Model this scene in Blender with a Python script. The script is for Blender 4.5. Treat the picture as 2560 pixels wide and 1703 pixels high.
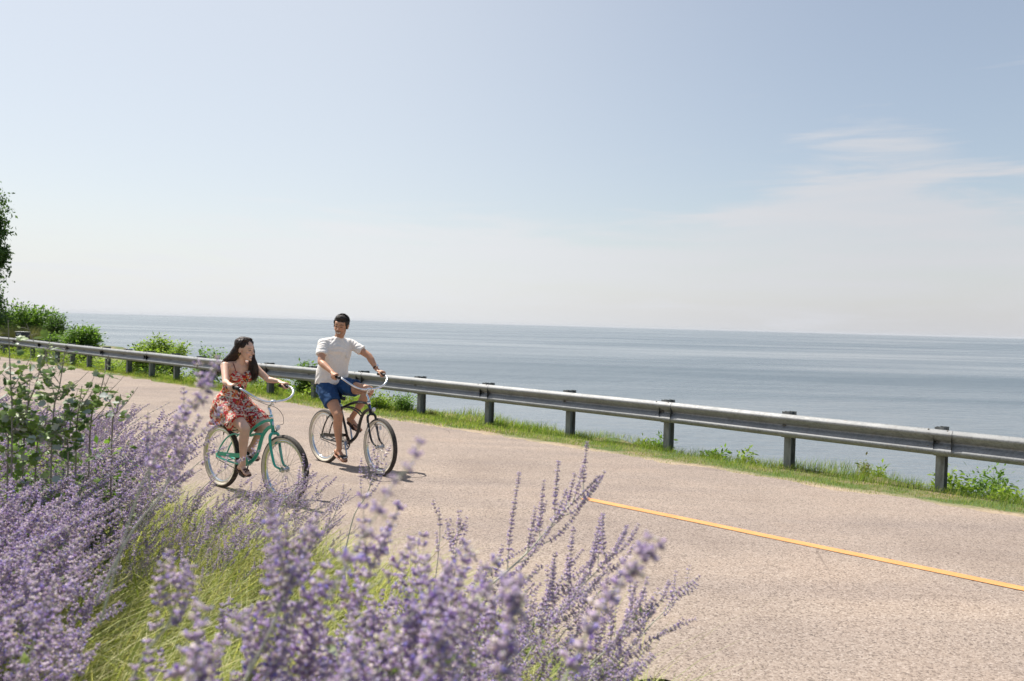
import bpy, bmesh, math, random
import numpy as np
from mathutils import Vector, Matrix, Quaternion, noise

for o in list(bpy.data.objects): bpy.data.objects.remove(o)
C = bpy.context.scene.collection
R = math.radians
RNG = np.random.default_rng(11)
random.seed(7)

# ------------------------------------------------------------------ camera
F, CX, CY, CAMH = 2000.0, 1280.0, 851.5, 1.844      # focal length and centre of the 2560 px photograph, eye height
ROLL = R(1.553); HZ = 811.3
TH = math.atan((CY-HZ)*math.cos(ROLL)/F)
FW = Vector((0, math.cos(TH), -math.sin(TH))); UP0 = Vector((0, math.sin(TH), math.cos(TH))); R0 = Vector((1,0,0))
RT = math.cos(ROLL)*R0+math.sin(ROLL)*UP0; UP = -math.sin(ROLL)*R0+math.cos(ROLL)*UP0
cam_d = bpy.data.cameras.new('camera'); cam = bpy.data.objects.new('camera', cam_d); C.objects.link(cam)
cam.matrix_world = Matrix(((RT.x,UP.x,-FW.x,0),(RT.y,UP.y,-FW.y,0),(RT.z,UP.z,-FW.z,CAMH),(0,0,0,1)))
cam_d.sensor_width = 36; cam_d.lens = F/2560*36
cam_d.clip_start = .05; cam_d.clip_end = 200000
cam_d.dof.use_dof = True; cam_d.dof.focus_distance = 8.6; cam_d.dof.aperture_fstop = 3.1
bpy.context.scene.camera = cam

# ------------------------------------------------------------------ sky and sun
SUN_EL, SUN_AZ = 58.5, -53.4          # azimuth measured from +Y towards +X
w = bpy.data.worlds.new('World'); bpy.context.scene.world = w; w.use_nodes = True
nt = w.node_tree; N = nt.nodes; L = nt.links; N.clear()
def nd(t, **k):
    n = N.new(t)
    for a, b in k.items(): setattr(n, a, b)
    return n
out = nd('ShaderNodeOutputWorld'); bg = nd('ShaderNodeBackground'); bg.inputs[1].default_value = SKY_STRENGTH = .098
sky = nd('ShaderNodeTexSky', sky_type='NISHITA', sun_disc=False)
sky.sun_elevation = R(SUN_EL); sky.sun_rotation = R(SUN_AZ); sky.altitude = 180
sky.air_density = 1.0; sky.dust_density = 1.7; sky.ozone_density = 1.4
tc = nd('ShaderNodeTexCoord'); sep = nd('ShaderNodeSeparateXYZ'); L.new(tc.outputs['Generated'], sep.inputs[0])
def mth(op, a, b=None, c=None, clamp=False):
    n = nd('ShaderNodeMath', operation=op); n.use_clamp = clamp
    for i, v in enumerate((a, b, c)):
        if v is None: continue
        if isinstance(v, (int, float)): n.inputs[i].default_value = v
        else: L.new(v, n.inputs[i])
    return n.outputs[0]
el = mth('ARCSINE', sep.outputs[2])                       # elevation in radians
az = mth('ARCTAN2', sep.outputs[0], sep.outputs[1])       # 0 = +Y, positive to the right
def smooth(v, a, b):
    n = nd('ShaderNodeMapRange', interpolation_type='SMOOTHSTEP'); L.new(v, n.inputs[0])
    n.inputs[1].default_value = a; n.inputs[2].default_value = b; return n.outputs[0]
# cirrus sheets seen on a flat layer high above: direction / height
zc = mth('MAXIMUM', sep.outputs[2], .02)
comb = nd('ShaderNodeCombineXYZ'); L.new(mth('MULTIPLY', az, 4.2), comb.inputs[0]); L.new(mth('MULTIPLY', el, 40.0), comb.inputs[1])
rot = nd('ShaderNodeMapping'); rot.inputs['Rotation'].default_value = (0,0,R(-22)); L.new(comb.outputs[0], rot.inputs[0])
nz = nd('ShaderNodeTexNoise'); nz.inputs['Scale'].default_value = 1.0; nz.inputs['Detail'].default_value = 7; nz.inputs['Roughness'].default_value = .6
nz.inputs['Distortion'].default_value = .5; L.new(rot.outputs[0], nz.inputs['Vector'])
nz2 = nd('ShaderNodeTexNoise'); nz2.inputs['Scale'].default_value = .3; nz2.inputs['Detail'].default_value = 4; L.new(rot.outputs[0], nz2.inputs['Vector'])
edge = nd('ShaderNodeFloatCurve'); cu = edge.mapping.curves[0]    # top edge of the cirrus sheet against azimuth
pts = [(0,.18),(.20,.20),(.32,.285),(.44,.30),(.54,.27),(.62,.30),(.70,.36),(.82,.47),(.92,.38),(1,.36)]
while len(cu.points) < len(pts): cu.points.new(.5,.5)
for p, q in zip(cu.points, pts): p.location = q
edge.mapping.update()
azn = mth('MULTIPLY_ADD', az, 1/1.3, .5, True); L.new(azn, edge.inputs['Value'])
edgev = mth('MULTIPLY', edge.outputs[0], .5)                # radians
wob = mth('MULTIPLY_ADD', nz.outputs[0], .20, -.10); wob2 = mth('MULTIPLY_ADD', nz2.outputs[0], .14, -.07)
dd = mth('SUBTRACT', mth('ADD', edgev, mth('ADD', wob, wob2)), el)
sheet = smooth(dd, -.008, .055)
wisp = smooth(nz.outputs[0], .60, .80)
wm = mth('MULTIPLY', wisp, mth('MULTIPLY', smooth(az, .05, .25), mth('MULTIPLY', smooth(el, .33, .24), .75)))
low = smooth(el, .15, -.02)                                    # haze low over the lake
leftm = smooth(az, .55, -.30)
mask = mth('MAXIMUM', mth('MULTIPLY', sheet, mth('MULTIPLY_ADD', nz.outputs[0], 1.0, .26)), mth('MAXIMUM', wm, mth('MULTIPLY', low, .86)), None, True)
# fixed veil colours, set brighter on the left for the glow towards the sun
veil = nd('ShaderNodeMix', data_type='RGBA'); L.new(leftm, veil.inputs['Factor'])
veil.inputs['A'].default_value = (4.8,4.85,5.1,1); veil.inputs['B'].default_value = (5.85,6.0,6.2,1)
tint = nd('ShaderNodeMix', data_type='RGBA', blend_type='MULTIPLY'); tint.inputs['Factor'].default_value = 1
L.new(sky.outputs[0], tint.inputs['A']); tint.inputs['B'].default_value = (1.10,1.05,.96,1)
base = nd('ShaderNodeMix', data_type='RGBA'); L.new(mth('MULTIPLY', smooth(sep.outputs[1], -.2, .5), mth('MULTIPLY_ADD', leftm, .30, .26)), base.inputs['Factor'])
L.new(tint.outputs['Result'], base.inputs['A']); L.new(veil.outputs['Result'], base.inputs['B'])
mx = nd('ShaderNodeMix', data_type='RGBA'); L.new(mask, mx.inputs['Factor']); L.new(base.outputs['Result'], mx.inputs['A']); L.new(veil.outputs['Result'], mx.inputs['B'])
L.new(mx.outputs['Result'], bg.inputs[0]); L.new(bg.outputs[0], out.inputs[0])

sd = bpy.data.lights.new('sun', 'SUN'); sd.energy = 5.0; sd.angle = R(.55); sd.color = (1.0,.955,.89)
sun = bpy.data.objects.new('sun', sd); C.objects.link(sun)
_d = Vector((-math.cos(R(SUN_EL))*math.sin(R(SUN_AZ)), -math.cos(R(SUN_EL))*math.cos(R(SUN_AZ)), -math.sin(R(SUN_EL))))
sun.rotation_euler = _d.to_track_quat('-Z','Y').to_euler(); sun.location = (-20,15,30)

sc = bpy.context.scene
sc.view_settings.view_transform = 'Standard'; sc.view_settings.look = 'None'; sc.view_settings.gamma = 1
sc.view_settings.exposure = .52

# ------------------------------------------------------------------ helpers
def tag(o, label=None, cat=None, group=None, kind=None):
    if label: o['label'] = label
    if cat: o['category'] = cat
    if group: o['group'] = group
    if kind: o['kind'] = kind
    return o
def empty(name, loc=(0,0,0), rz=0, label=None, cat=None, group=None):
    o = bpy.data.objects.new(name, None); C.objects.link(o); o.location = loc; o.rotation_euler = (0,0,rz)
    o.empty_display_size = .2
    return tag(o, label, cat, group)
RD = Vector((.743,-.669,0)); NDV = Vector((.669,.743,0))     # along the road (to the right) / across it (to the lake)
def SN(s, n, z=0): return RD*s+NDV*n+Vector((0,0,z))
def at(px, py, dist):
    """a point of the place that the camera sees at photograph pixel px,py, dist metres away"""
    d = FW+RT*((px-CX)/F)-UP*((py-CY)/F)
    return Vector((0,0,CAMH))+d*dist
def ground(px, py, z=0):
    d = FW+RT*((px-CX)/F)-UP*((py-CY)/F)
    return Vector((0,0,CAMH))+d*((z-CAMH)/d.z)

def np_mesh(name, V, T, mats, MI=None, parent=None, smooth=False, UVc=None):
    """link one mesh object from numpy vertices and triangles (or quads)"""
    V = np.asarray(V, np.float32); T = np.asarray(T, np.int32); k = T.shape[1]
    me = bpy.data.meshes.new(name)
    me.vertices.add(len(V)); me.vertices.foreach_set('co', V.ravel())
    me.loops.add(T.size); me.loops.foreach_set('vertex_index', T.ravel())
    me.polygons.add(len(T)); me.polygons.foreach_set('loop_start', np.arange(0, T.size, k, dtype=np.int32))
    try: me.polygons.foreach_set('loop_total', np.full(len(T), k, np.int32))
    except Exception: pass
    for m in (mats if isinstance(mats, (list,tuple)) else [mats]): me.materials.append(m)
    if MI is not None: me.polygons.foreach_set('material_index', np.asarray(MI, np.int32))
    if smooth: me.polygons.foreach_set('use_smooth', np.ones(len(T), bool))
    me.update(calc_edges=True); me.validate()
    o = bpy.data.objects.new(name, me); C.objects.link(o)
    if parent: o.parent = parent
    return o

class MB:
    """collects shapes and links them as ONE mesh object"""
    def __init__(s): s.v = []; s.f = []; s.m = []
    def add(s, vs, fs, mi=0):
        b = len(s.v); s.v += [tuple(v) for v in vs]; s.f += [tuple(i+b for i in f) for f in fs]; s.m += [mi]*len(fs)
    def box(s, c, size, rot=None, mi=0, bev=0):
        c = Vector(c); h = [x/2 for x in size]; M = rot or Matrix.Identity(3)
        if bev <= 0:
            vs = [c+M@Vector((sx*h[0],sy*h[1],sz*h[2])) for sz in (-1,1) for sy in (-1,1) for sx in (-1,1)]
            s.add(vs, [(0,2,3,1),(4,5,7,6),(0,1,5,4),(2,6,7,3),(0,4,6,2),(1,3,7,5)], mi); return
        bm = bmesh.new(); bmesh.ops.create_cube(bm, size=1)
        for v in bm.verts: v.co = Vector((v.co.x*size[0], v.co.y*size[1], v.co.z*size[2]))
        bmesh.ops.bevel(bm, geom=list(bm.edges), offset=bev, segments=2, affect='EDGES', profile=.5)
        bm.verts.index_update()
        s.add([c+M@v.co for v in bm.verts], [[v.index for v in f.verts] for f in bm.faces], mi); bm.free()
    def rings(s, rings, cap=True, mi=0, close=False):
        n = len(rings[0]); vs = [p for r in rings for p in r]; fs = []
        K = len(rings)
        for i in range(K if close else K-1):
            j = (i+1) % K
            for k in range(n):
                l = (k+1) % n
                fs.append((i*n+k, i*n+l, j*n+l, j*n+k))
        if cap and not close:
            fs.append(tuple(range(n-1,-1,-1))); fs.append(tuple((K-1)*n+k for k in range(n)))
        s.add(vs, fs, mi)
    def tube(s, path, r, seg=10, mi=0, cap=True, close=False, flat=None):
        P = [Vector(p) for p in path]; K = len(P)
        rr = list(r) if hasattr(r, '__len__') else [r]*K
        T = []
        for i in range(K):
            a = P[(i-1) % K] if (close or i > 0) else P[i]; b = P[(i+1) % K] if (close or i < K-1) else P[i]
            T.append((b-a).normalized())
        u = T[0].orthogonal().normalized() if flat is None else (Vector(flat)-T[0]*Vector(flat).dot(T[0])).normalized()
        R_ = []
        for i in range(K):
            if i: u = (T[i-1].rotation_difference(T[i]) @ u); u = (u-T[i]*u.dot(T[i])).normalized()
            v = T[i].cross(u)
            R_.append([P[i]+(u*math.cos(2*math.pi*k/seg)+v*math.sin(2*math.pi*k/seg))*rr[i] for k in range(seg)])
        s.rings(R_, cap, mi, close)
    def capsule(s, a, b, ra, rb, seg=14, mi=0):
        a = Vector(a); b = Vector(b); d = (b-a)
        if d.length < 1e-6: d = Vector((0,0,1e-3)); b = a+d
        t = d.normalized(); path = []; rad = []
        for k in range(5): an = math.pi/2*(1-k/4.0); path.append(a-t*ra*math.sin(an)); rad.append(max(ra*math.cos(an), 1e-4))
        for k in range(5): an = math.pi/2*(k/4.0); path.append(b+t*rb*math.sin(an)); rad.append(max(rb*math.cos(an), 1e-4))
        u = t.orthogonal().normalized(); v = t.cross(u)
        s.rings([[p+(u*math.cos(2*math.pi*k/seg)+v*math.sin(2*math.pi*k/seg))*q for k in range(seg)] for p, q in zip(path, rad)], True, mi)
    def chain(s, pts, seg=14, mi=0):
        for (a, ra), (b, rb) in zip(pts[:-1], pts[1:]): s.capsule(a, b, ra, rb, seg, mi)
    def ell(s, c, r, M=None, nu=16, nv=10, mi=0):
        c = Vector(c); M = M or Matrix.Identity(3); rg = []
        for i in range(nv+1):
            a = -math.pi/2+math.pi*i/nv; ca = max(math.cos(a), 1e-3)
            rg.append([c+M@Vector((r[0]*ca*math.cos(2*math.pi*k/nu), r[1]*ca*math.sin(2*math.pi*k/nu), r[2]*math.sin(a))) for k in range(nu)])
        s.rings(rg, True, mi)
    def loft(s, rows, seg=24, mi=0, ex=2.0):
        """rows: (centre, forward axis radius vector, side axis radius vector)"""
        rg = []
        for c, a, b in rows:
            c = Vector(c); a = Vector(a); b = Vector(b); ring = []
            for k in range(seg):
                t = 2*math.pi*k/seg; ct = math.cos(t); st = math.sin(t)
                ring.append(c+a*(abs(ct)**(2/ex)*(1 if ct > 0 else -1))+b*(abs(st)**(2/ex)*(1 if st > 0 else -1)))
            rg.append(ring)
        s.rings(rg, True, mi)
    def build(s, name, mats, parent=None, smooth=True, autos=None):
        me = bpy.data.meshes.new(name); me.from_pydata([tuple(v) for v in s.v], [], s.f)
        for m in (mats if isinstance(mats, (list,tuple)) else [mats]): me.materials.append(m)
        me.polygons.foreach_set('material_index', s.m)
        if smooth: me.polygons.foreach_set('use_smooth', [True]*len(s.f))
        me.update(); me.validate()
        if autos is not None:
            bm = bmesh.new(); bm.from_mesh(me); bmesh.ops.recalc_face_normals(bm, faces=bm.faces)
            for e in bm.edges:
                if len(e.link_faces) == 2 and e.calc_face_angle(0) > R(autos): e.smooth = False
            bm.to_mesh(me); bm.free()
        o = bpy.data.objects.new(name, me); C.objects.link(o)
        if parent: o.parent = parent
        return o

def remeshed(mb, voxel, smooth_it=6):
    """union of closed shapes as one continuous smooth surface -> (verts ndarray, mesh)"""
    me = bpy.data.meshes.new('tmp'); me.from_pydata([tuple(v) for v in mb.v], [], mb.f)
    bm = bmesh.new(); bm.from_mesh(me); bmesh.ops.recalc_face_normals(bm, faces=bm.faces); bm.to_mesh(me); bm.free()
    o = bpy.data.objects.new('tmp', me); C.objects.link(o)
    m = o.modifiers.new('r', 'REMESH'); m.mode = 'VOXEL'; m.voxel_size = voxel; m.adaptivity = 0
    m2 = o.modifiers.new('s', 'SMOOTH'); m2.factor = .5; m2.iterations = smooth_it
    dg = bpy.context.evaluated_depsgraph_get(); dg.update()
    res = bpy.data.meshes.new_from_object(o.evaluated_get(dg))
    bpy.data.objects.remove(o); bpy.data.meshes.remove(me)
    res.polygons.foreach_set('use_smooth', [True]*len(res.polygons))
    return res
def get_vn(me):
    V = np.empty(len(me.vertices)*3, np.float32); me.vertices.foreach_get('co', V)
    Nn = np.empty(len(me.vertices)*3, np.float32); me.vertex_normals.foreach_get('vector', Nn)
    return V.reshape(-1,3), Nn.reshape(-1,3)
def set_v(me, V): me.vertices.foreach_set('co', V.astype(np.float32).ravel()); me.update()
def link_mesh(name, me, mats, parent=None):
    me.name = name; me.materials.clear()
    for m in (mats if isinstance(mats, (list,tuple)) else [mats]): me.materials.append(m)
    o = bpy.data.objects.new(name, me); C.objects.link(o)
    if parent: o.parent = parent
    return o
def spline(pts, n=8):
    P = [Vector(p) for p in pts]; P = [P[0]*2-P[1]]+P+[P[-1]*2-P[-2]]; out = []
    for i in range(1, len(P)-2):
        for k in range(n):
            t = k/n; a, b, c, d = P[i-1], P[i], P[i+1], P[i+2]
            out.append(.5*((2*b)+(c-a)*t+(2*a-5*b+4*c-d)*t*t+(3*b-a-3*c+d)*t**3))
    out.append(P[-2]); return out
def lerp(a, b, t): return a+(b-a)*t

# ------------------------------------------------------------------ materials
class NT:
    def __init__(s, name):
        s.m = bpy.data.materials.new(name); s.m.use_nodes = True; s.t = s.m.node_tree; s.n = s.t.nodes; s.l = s.t.links
        s.b = s.n['Principled BSDF']; s.o = s.n['Material Output']
    def N(s, t, ins=None, **k):
        n = s.n.new(t)
        for a, b in k.items(): setattr(n, a, b)
        for a, b in (ins or {}).items():
            if hasattr(b, 'links') or hasattr(b, 'is_linked'): s.l.new(b, n.inputs[a])
            else: n.inputs[a].default_value = b
        return n
    def coord(s, kind='Object', scale=(1,1,1), rot=(0,0,0), loc=(0,0,0)):
        tcn = s.N('ShaderNodeTexCoord'); mp = s.N('ShaderNodeMapping', {'Scale':scale,'Rotation':rot,'Location':loc}); s.l.new(tcn.outputs[kind], mp.inputs[0]); return mp.outputs[0]
    def noise(s, co, scale, detail=3, rough=.5, dist=0, out='Fac'):
        n = s.N('ShaderNodeTexNoise', {'Scale':scale,'Detail':detail,'Roughness':rough,'Distortion':dist}); s.l.new(co, n.inputs['Vector']); return n.outputs[out]
    def vor(s, co, scale, out='Distance', feature='F1', rand=1):
        n = s.N('ShaderNodeTexVoronoi', {'Scale':scale,'Randomness':rand}, feature=feature); s.l.new(co, n.inputs['Vector']); return n.outputs[out]
    def ramp(s, v, pts, interp='LINEAR'):
        n = s.N('ShaderNodeValToRGB'); s.l.new(v, n.inputs[0]); cr = n.color_ramp; cr.interpolation = interp
        while len(cr.elements) < len(pts): cr.elements.new(.5)
        for e, (p, c) in zip(cr.elements, pts):
            e.position = p; e.color = (*c, 1) if len(c) == 3 else c
        return n.outputs[0]
    def mix(s, f, a, b, bt='MIX'):
        n = s.N('ShaderNodeMix', data_type='RGBA', blend_type=bt)
        for k, v in (('Factor',f),('A',a),('B',b)):
            if isinstance(v, (int,float)): n.inputs[k].default_value = v
            elif isinstance(v, tuple): n.inputs[k].default_value = (*v,1) if len(v)==3 else v
            else: s.l.new(v, n.inputs[k])
        return n.outputs['Result']
    def math(s, op, a, b=0.0, clamp=False):
        n = s.N('ShaderNodeMath', operation=op); n.use_clamp = clamp
        for i, v in enumerate((a,b)):
            if isinstance(v, (int,float)): n.inputs[i].default_value = v
            else: s.l.new(v, n.inputs[i])
        return n.outputs[0]
    def set(s, **k):
        for a, v in k.items():
            a = a.replace('_', ' ')
            if isinstance(v, (int,float)): s.b.inputs[a].default_value = v
            elif isinstance(v, tuple): s.b.inputs[a].default_value = (*v,1) if len(v)==3 else v
            else: s.l.new(v, s.b.inputs[a])
        return s
    def bump(s, h, strength=.3, dist=.01):
        n = s.N('ShaderNodeBump', {'Strength':strength,'Distance':dist}); s.l.new(h, n.inputs['Height']); s.l.new(n.outputs[0], s.b.inputs['Normal']); return n
def simple(name, col, rough=.5, metal=0, var=.12, scale=30, bump=0, coat=0):
    q = NT(name); co = q.coord(); nzv = q.noise(co, scale, 4)
    d = tuple(c*(1-var) for c in col); e = tuple(min(1,c*(1+var)) for c in col)
    q.set(Base_Color=q.ramp(nzv, [(.3,d),(.7,e)]), Roughness=rough, Metallic=metal)
    if coat: q.b.inputs['Coat Weight'].default_value = coat
    if bump: q.bump(nzv, bump, .005)
    return q.m
def leafy(name, cols, trans=.4, rough=.5, spec=.35, tcol=1.5):
    """leaf material: colour differs leaf by leaf, some light passes through"""
    q = NT(name); g = q.N('ShaderNodeNewGeometry')
    c = q.ramp(g.outputs['Random Per Island'], [(i/(len(cols)-1), x) for i, x in enumerate(cols)])
    q.set(Base_Color=c, Roughness=rough); q.b.inputs['Specular IOR Level'].default_value = spec
    tr = q.N('ShaderNodeBsdfTranslucent'); q.l.new(q.mix(1.0, c, (tcol,tcol*1.05,tcol*.55), 'MULTIPLY'), tr.inputs['Color'])
    mx_ = q.N('ShaderNodeMixShader', {0:trans}); q.l.new(q.b.outputs[0], mx_.inputs[1]); q.l.new(tr.outputs[0], mx_.inputs[2]); q.l.new(mx_.outputs[0], q.o.inputs[0])
    return q.m
# ------------------------------------------------------------------ the setting: terrain, road, water
def edge_n(s):                                            # where the bluff breaks towards the lake
    e = 11.15+.25*math.sin(s*.35)+.12*math.sin(s*1.3+1)
    if s < -26: e += (min(-26-s, 22))*.38
    return e
def terrain_z(s, n):
    e = edge_n(s)
    z = -.018
    if n < 3.5: z += .10*(1-math.exp(-(3.5-n)*.8))
    if n > 9.6: z -= min(n-9.6, 1.6)*.03
    if n > e: z -= (n-e)*.85+.12*math.sin(s*1.7+n)
    return max(z, -14.5)
def grid(name, ss, ns, zf, mat, kind='structure'):
    V = [SN(s, n, zf(s, n)) for s in ss for n in ns]; m = len(ns)
    T = [(i*m+j, i*m+j+1, (i+1)*m+j+1, (i+1)*m+j) for i in range(len(ss)-1) for j in range(m-1)]
    o = np_mesh(name, np.array(V), np.array(T)[:, ::-1], mat, smooth=True); tag(o, kind=kind); return o
q = NT('terrain_soil_and_turf'); co = q.coord('Object')
rot_ = q.coord('Object', rot=(0,0,R(42.0)))
n1 = q.noise(co, 1.4, 5, .6); n2 = q.noise(co, 28, 4, .65); n3 = q.noise(co, .35, 3)
soil = q.ramp(n2, [(.25,(.13,.085,.045)),(.5,(.26,.19,.11)),(.75,(.40,.31,.20))])
turf = q.ramp(n2, [(.25,(.035,.06,.012)),(.55,(.08,.13,.022)),(.8,(.17,.19,.05))])
dn = q.N('ShaderNodeVectorMath', operation='DOT_PRODUCT'); q.l.new(co, dn.inputs[0]); dn.inputs[1].default_value = (.669,.743,0)
sand = q.ramp(n2, [(.25,(.20,.14,.085)),(.5,(.36,.275,.185)),(.75,(.50,.41,.30))])
near_ = q.math('MULTIPLY', q.N('ShaderNodeMapRange', {0:dn.outputs['Value'],1:9.0,2:9.3,3:0,4:1}).outputs[0], q.N('ShaderNodeMapRange', {0:q.math('ADD', dn.outputs['Value'], q.math('MULTIPLY', n1, .5)),1:10.0,2:10.35,3:1,4:0}).outputs[0])
q.set(Base_Color=q.mix(near_, q.mix(q.ramp(n1, [(.36,(0,0,0)),(.56,(1,1,1))]), soil, turf), sand), Roughness=.95)
q.bump(n2, .6, .02)
ss = list(np.concatenate([np.arange(-260,-60,12), np.arange(-60,24,.7), np.arange(24,200,12)]))
ns = list(np.concatenate([np.arange(-160,-6,14), np.arange(-6,9,.9), np.arange(9,14,.25), np.arange(14,34,1.3)]))
grid('terrain', ss, ns, terrain_z, q.m)

q = NT('chip_seal_road'); co = q.coord('Object')
grain = q.vor(co, 95, 'Color'); gsep = q.N('ShaderNodeSeparateColor'); q.l.new(grain, gsep.inputs[0])
gr = gsep.outputs[0]
cell = q.ramp(gr, [(0,(.08,.06,.05)),(.10,(.15,.113,.090)),(.24,(.285,.225,.182)),(.62,(.352,.282,.230)),(.85,(.412,.338,.282)),(1,(.50,.422,.362))])
fine = q.noise(co, 160, 3, .7)
cell = q.mix(.35, cell, q.ramp(fine, [(.3,(.12,.095,.08)),(.7,(.39,.33,.28))]))
pit = q.noise(co, 64, 3, .75)
cell = q.mix(q.ramp(pit, [(.62,(0,0,0)),(.74,(.38,.38,.38))]), cell, (.13,.10,.08))
big = q.noise(co, .55, 5, .62, .4)
cell = q.mix(1, cell, q.ramp(big, [(.30,(.86,.85,.85)),(.5,(1,1,1)),(.72,(1.06,1.03,1.0))]), 'MULTIPLY')
crk = q.vor(q.mix(.06, co, q.noise(co, 2.2, 4, .6, 0, 'Color')), .33, 'Distance', 'DISTANCE_TO_EDGE')
cell = q.mix(q.math('MULTIPLY', q.ramp(crk, [(.0007,(1,1,1)),(.0024,(0,0,0))]), q.ramp(q.noise(co,.5,2), [(.60,(0,0,0)),(.68,(.6,.6,.6))])), cell, (.12,.09,.075))
grit = q.noise(q.coord('Object', rot=(0,0,R(42)), scale=(.7,2.2,1)), 1.9, 5, .7)
cell = q.mix(q.ramp(grit, [(.58,(0,0,0)),(.75,(.35,.35,.35))]), cell, (.20,.155,.12))
stain = q.noise(co, 3.1, 5, .7, .8)
cell = q.mix(q.ramp(stain, [(.70,(0,0,0)),(.80,(.5,.5,.5))]), cell, (.30,.155,.07))
wear = q.noise(q.coord('Object', rot=(0,0,R(42)), scale=(.12,1.6,1)), 1.0, 4, .5)
cell = q.mix(1, cell, q.ramp(wear, [(.35,(.88,.88,.90)),(.65,(1.07,1.06,1.04))]), 'MULTIPLY')
q.set(Base_Color=cell, Roughness=.93); q.b.inputs['Specular IOR Level'].default_value = .25
q.bump(q.math('ADD', gr, q.math('MULTIPLY', pit, -1.5)), .55, .006)
road_mat = q.m
def wob_(s, a, seed): return a*(noise.noise(Vector((s*1.3, seed, 0)))+.5*noise.noise(Vector((s*4.1, seed, 3)))+.35*noise.noise(Vector((s*11, seed, 5)))+.22*noise.noise(Vector((s*29, seed, 8))))
ss = np.concatenate([np.arange(-260,-40,6), np.arange(-40,20,.05), np.arange(20,200,6)])
V = []; 
NR = [0,.06,.5,.94,1]
for s in ss:
    a = 3.62+wob_(s,.22,1); b = 9.62+wob_(s,.20,7)
    if s < -12: b += min((-12-s)*.02,.35)
    for t in NR: V.append(SN(s, a+(b-a)*t, .004 if t in (0,1) else .012+.03*math.sin(math.pi*t)))
m = len(NR); T = [(i*m+j, (i+1)*m+j, (i+1)*m+j+1, i*m+j+1) for i in range(len(ss)-1) for j in range(m-1)]
tag(np_mesh('road', np.array(V), np.array(T), road_mat, smooth=True), kind='structure')

q = NT('yellow_road_paint'); co = q.coord('Object'); a_ = q.noise(co, 110, 4, .7)
q.set(Base_Color=q.mix(q.ramp(a_, [(.56,(0,0,0)),(.66,(1,1,1))]), q.ramp(q.noise(co,6,3),[(.3,(.62,.26,.075)),(.7,(.70,.32,.10))]), (.42,.33,.26)), Roughness=.75)
q.bump(q.vor(co, 95, 'Distance'), .35, .004)
def dash(s0, s1, n0=6.74, wd=.112):
    V = []; k = np.linspace(s0, s1, max(2, int((s1-s0)/.25)))
    for s in k:
        for t in (-.5,.5):
            tt = (n0+t*wd-3.62)/6.0
            V.append(SN(s, n0+t*wd+.004*math.sin(s*3), .012+.03*math.sin(math.pi*tt)+.0045))
    return V, [(2*i,2*i+2,2*i+3,2*i+1) for i in range(len(k)-1)]
s_start = ground(1472,1252).dot(RD)
Vs, Ts = [], []
for a, b in ((s_start, s_start+60),):
    v, t = dash(a, b); o_ = len(Vs); Vs += v; Ts += [tuple(i+o_ for i in f) for f in t]
tag(np_mesh('road_marking', np.array(Vs), np.array(Ts), q.m), kind='structure')

# the lake
q = NT('lake_water')
co = q.coord('Object', rot=(0,0,R(12))); cs = q.coord('Object', rot=(0,0,R(6)), scale=(.35,1,1))
w1 = q.noise(cs, .42, 4, .60); w2 = q.noise(cs, 1.7, 3, .6); w3 = q.noise(co, .12, 3, .5)
band = q.noise(q.coord('Object', rot=(0,0,R(9)), scale=(.0005,.0032,1)), 1.0, 5, .6, .7)
band2 = q.noise(q.coord('Object', rot=(0,0,R(7)), scale=(.003,.014,1)), 1.0, 4, .6, .4)
bb = q.math('ADD', q.math('MULTIPLY', band, .42), q.math('MULTIPLY', band2, .58))  # slick bands: their brighter sky reflection is also put into the base colour
q.set(Base_Color=q.ramp(bb, [(.38,(.095,.122,.142)),(.62,(.155,.18,.195))]), IOR=1.333,
      Roughness=q.N('ShaderNodeMapRange', {0:bb,1:.38,2:.62,3:.34,4:.14}).outputs[0])
h = q.math('ADD', q.math('ADD', w1, q.math('MULTIPLY', w2, .22)), q.math('MULTIPLY', w3, 1.2))
bn = q.bump(h, .55, 1.0); q.l.new(q.N('ShaderNodeMapRange', {0:bb,1:.40,2:.60,3:.95,4:.42}).outputs[0], bn.inputs['Strength'])
WZ = -12.0
ang = np.linspace(0, 2*np.pi, 97)[:-1]; rad_ = [0,60,150,400,1200,4000,12000,35000]
V = [[0,0,WZ]]+[[r_*math.cos(a), r_*math.sin(a), WZ] for r_ in rad_[1:] for a in ang]
T = []
for k in range(96): l = (k+1) % 96; T.append((0,1+k,1+l,1+l))
V = np.array(V); Q = []
for i in range(len(rad_)-2):
    for k in range(96):
        l = (k+1) % 96; a = 1+i*96; b = 1+(i+1)*96; Q += [(a+k,b+k,b+l),(a+k,b+l,a+l)]
Q = [(0,1+k,1+(k+1)%96) for k in range(96)]+Q
tag(np_mesh('lake_water', V, np.array(Q), q.m), kind='structure')

# ------------------------------------------------------------------ guardrail
q = NT('galvanised_steel'); co = q.coord('Object'); sp = q.vor(co, 55, 'Color'); s1 = q.N('ShaderNodeSeparateColor'); q.l.new(sp, s1.inputs[0])
blot = q.noise(co, 3, 5, .7); rust = q.noise(q.coord('Object', scale=(3,3,.6)), 2.3, 6, .75)
col = q.mix(.5, q.ramp(s1.outputs[0], [(0,(.18,.185,.185)),(1,(.40,.41,.41))]), q.ramp(blot, [(.3,(.15,.15,.145)),(.7,(.31,.31,.30))]))
col = q.mix(q.ramp(rust, [(.60,(0,0,0)),(.74,(.55,.55,.55))]), col, (.17,.105,.06))
q.set(Base_Color=col, Metallic=.3, Roughness=q.N('ShaderNodeMapRange', {0:s1.outputs[0],1:0,2:1,3:.50,4:.75}).outputs[0]); q.bump(q.noise(co,14,4,.6), .12, .01)
steel = q.m
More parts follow.
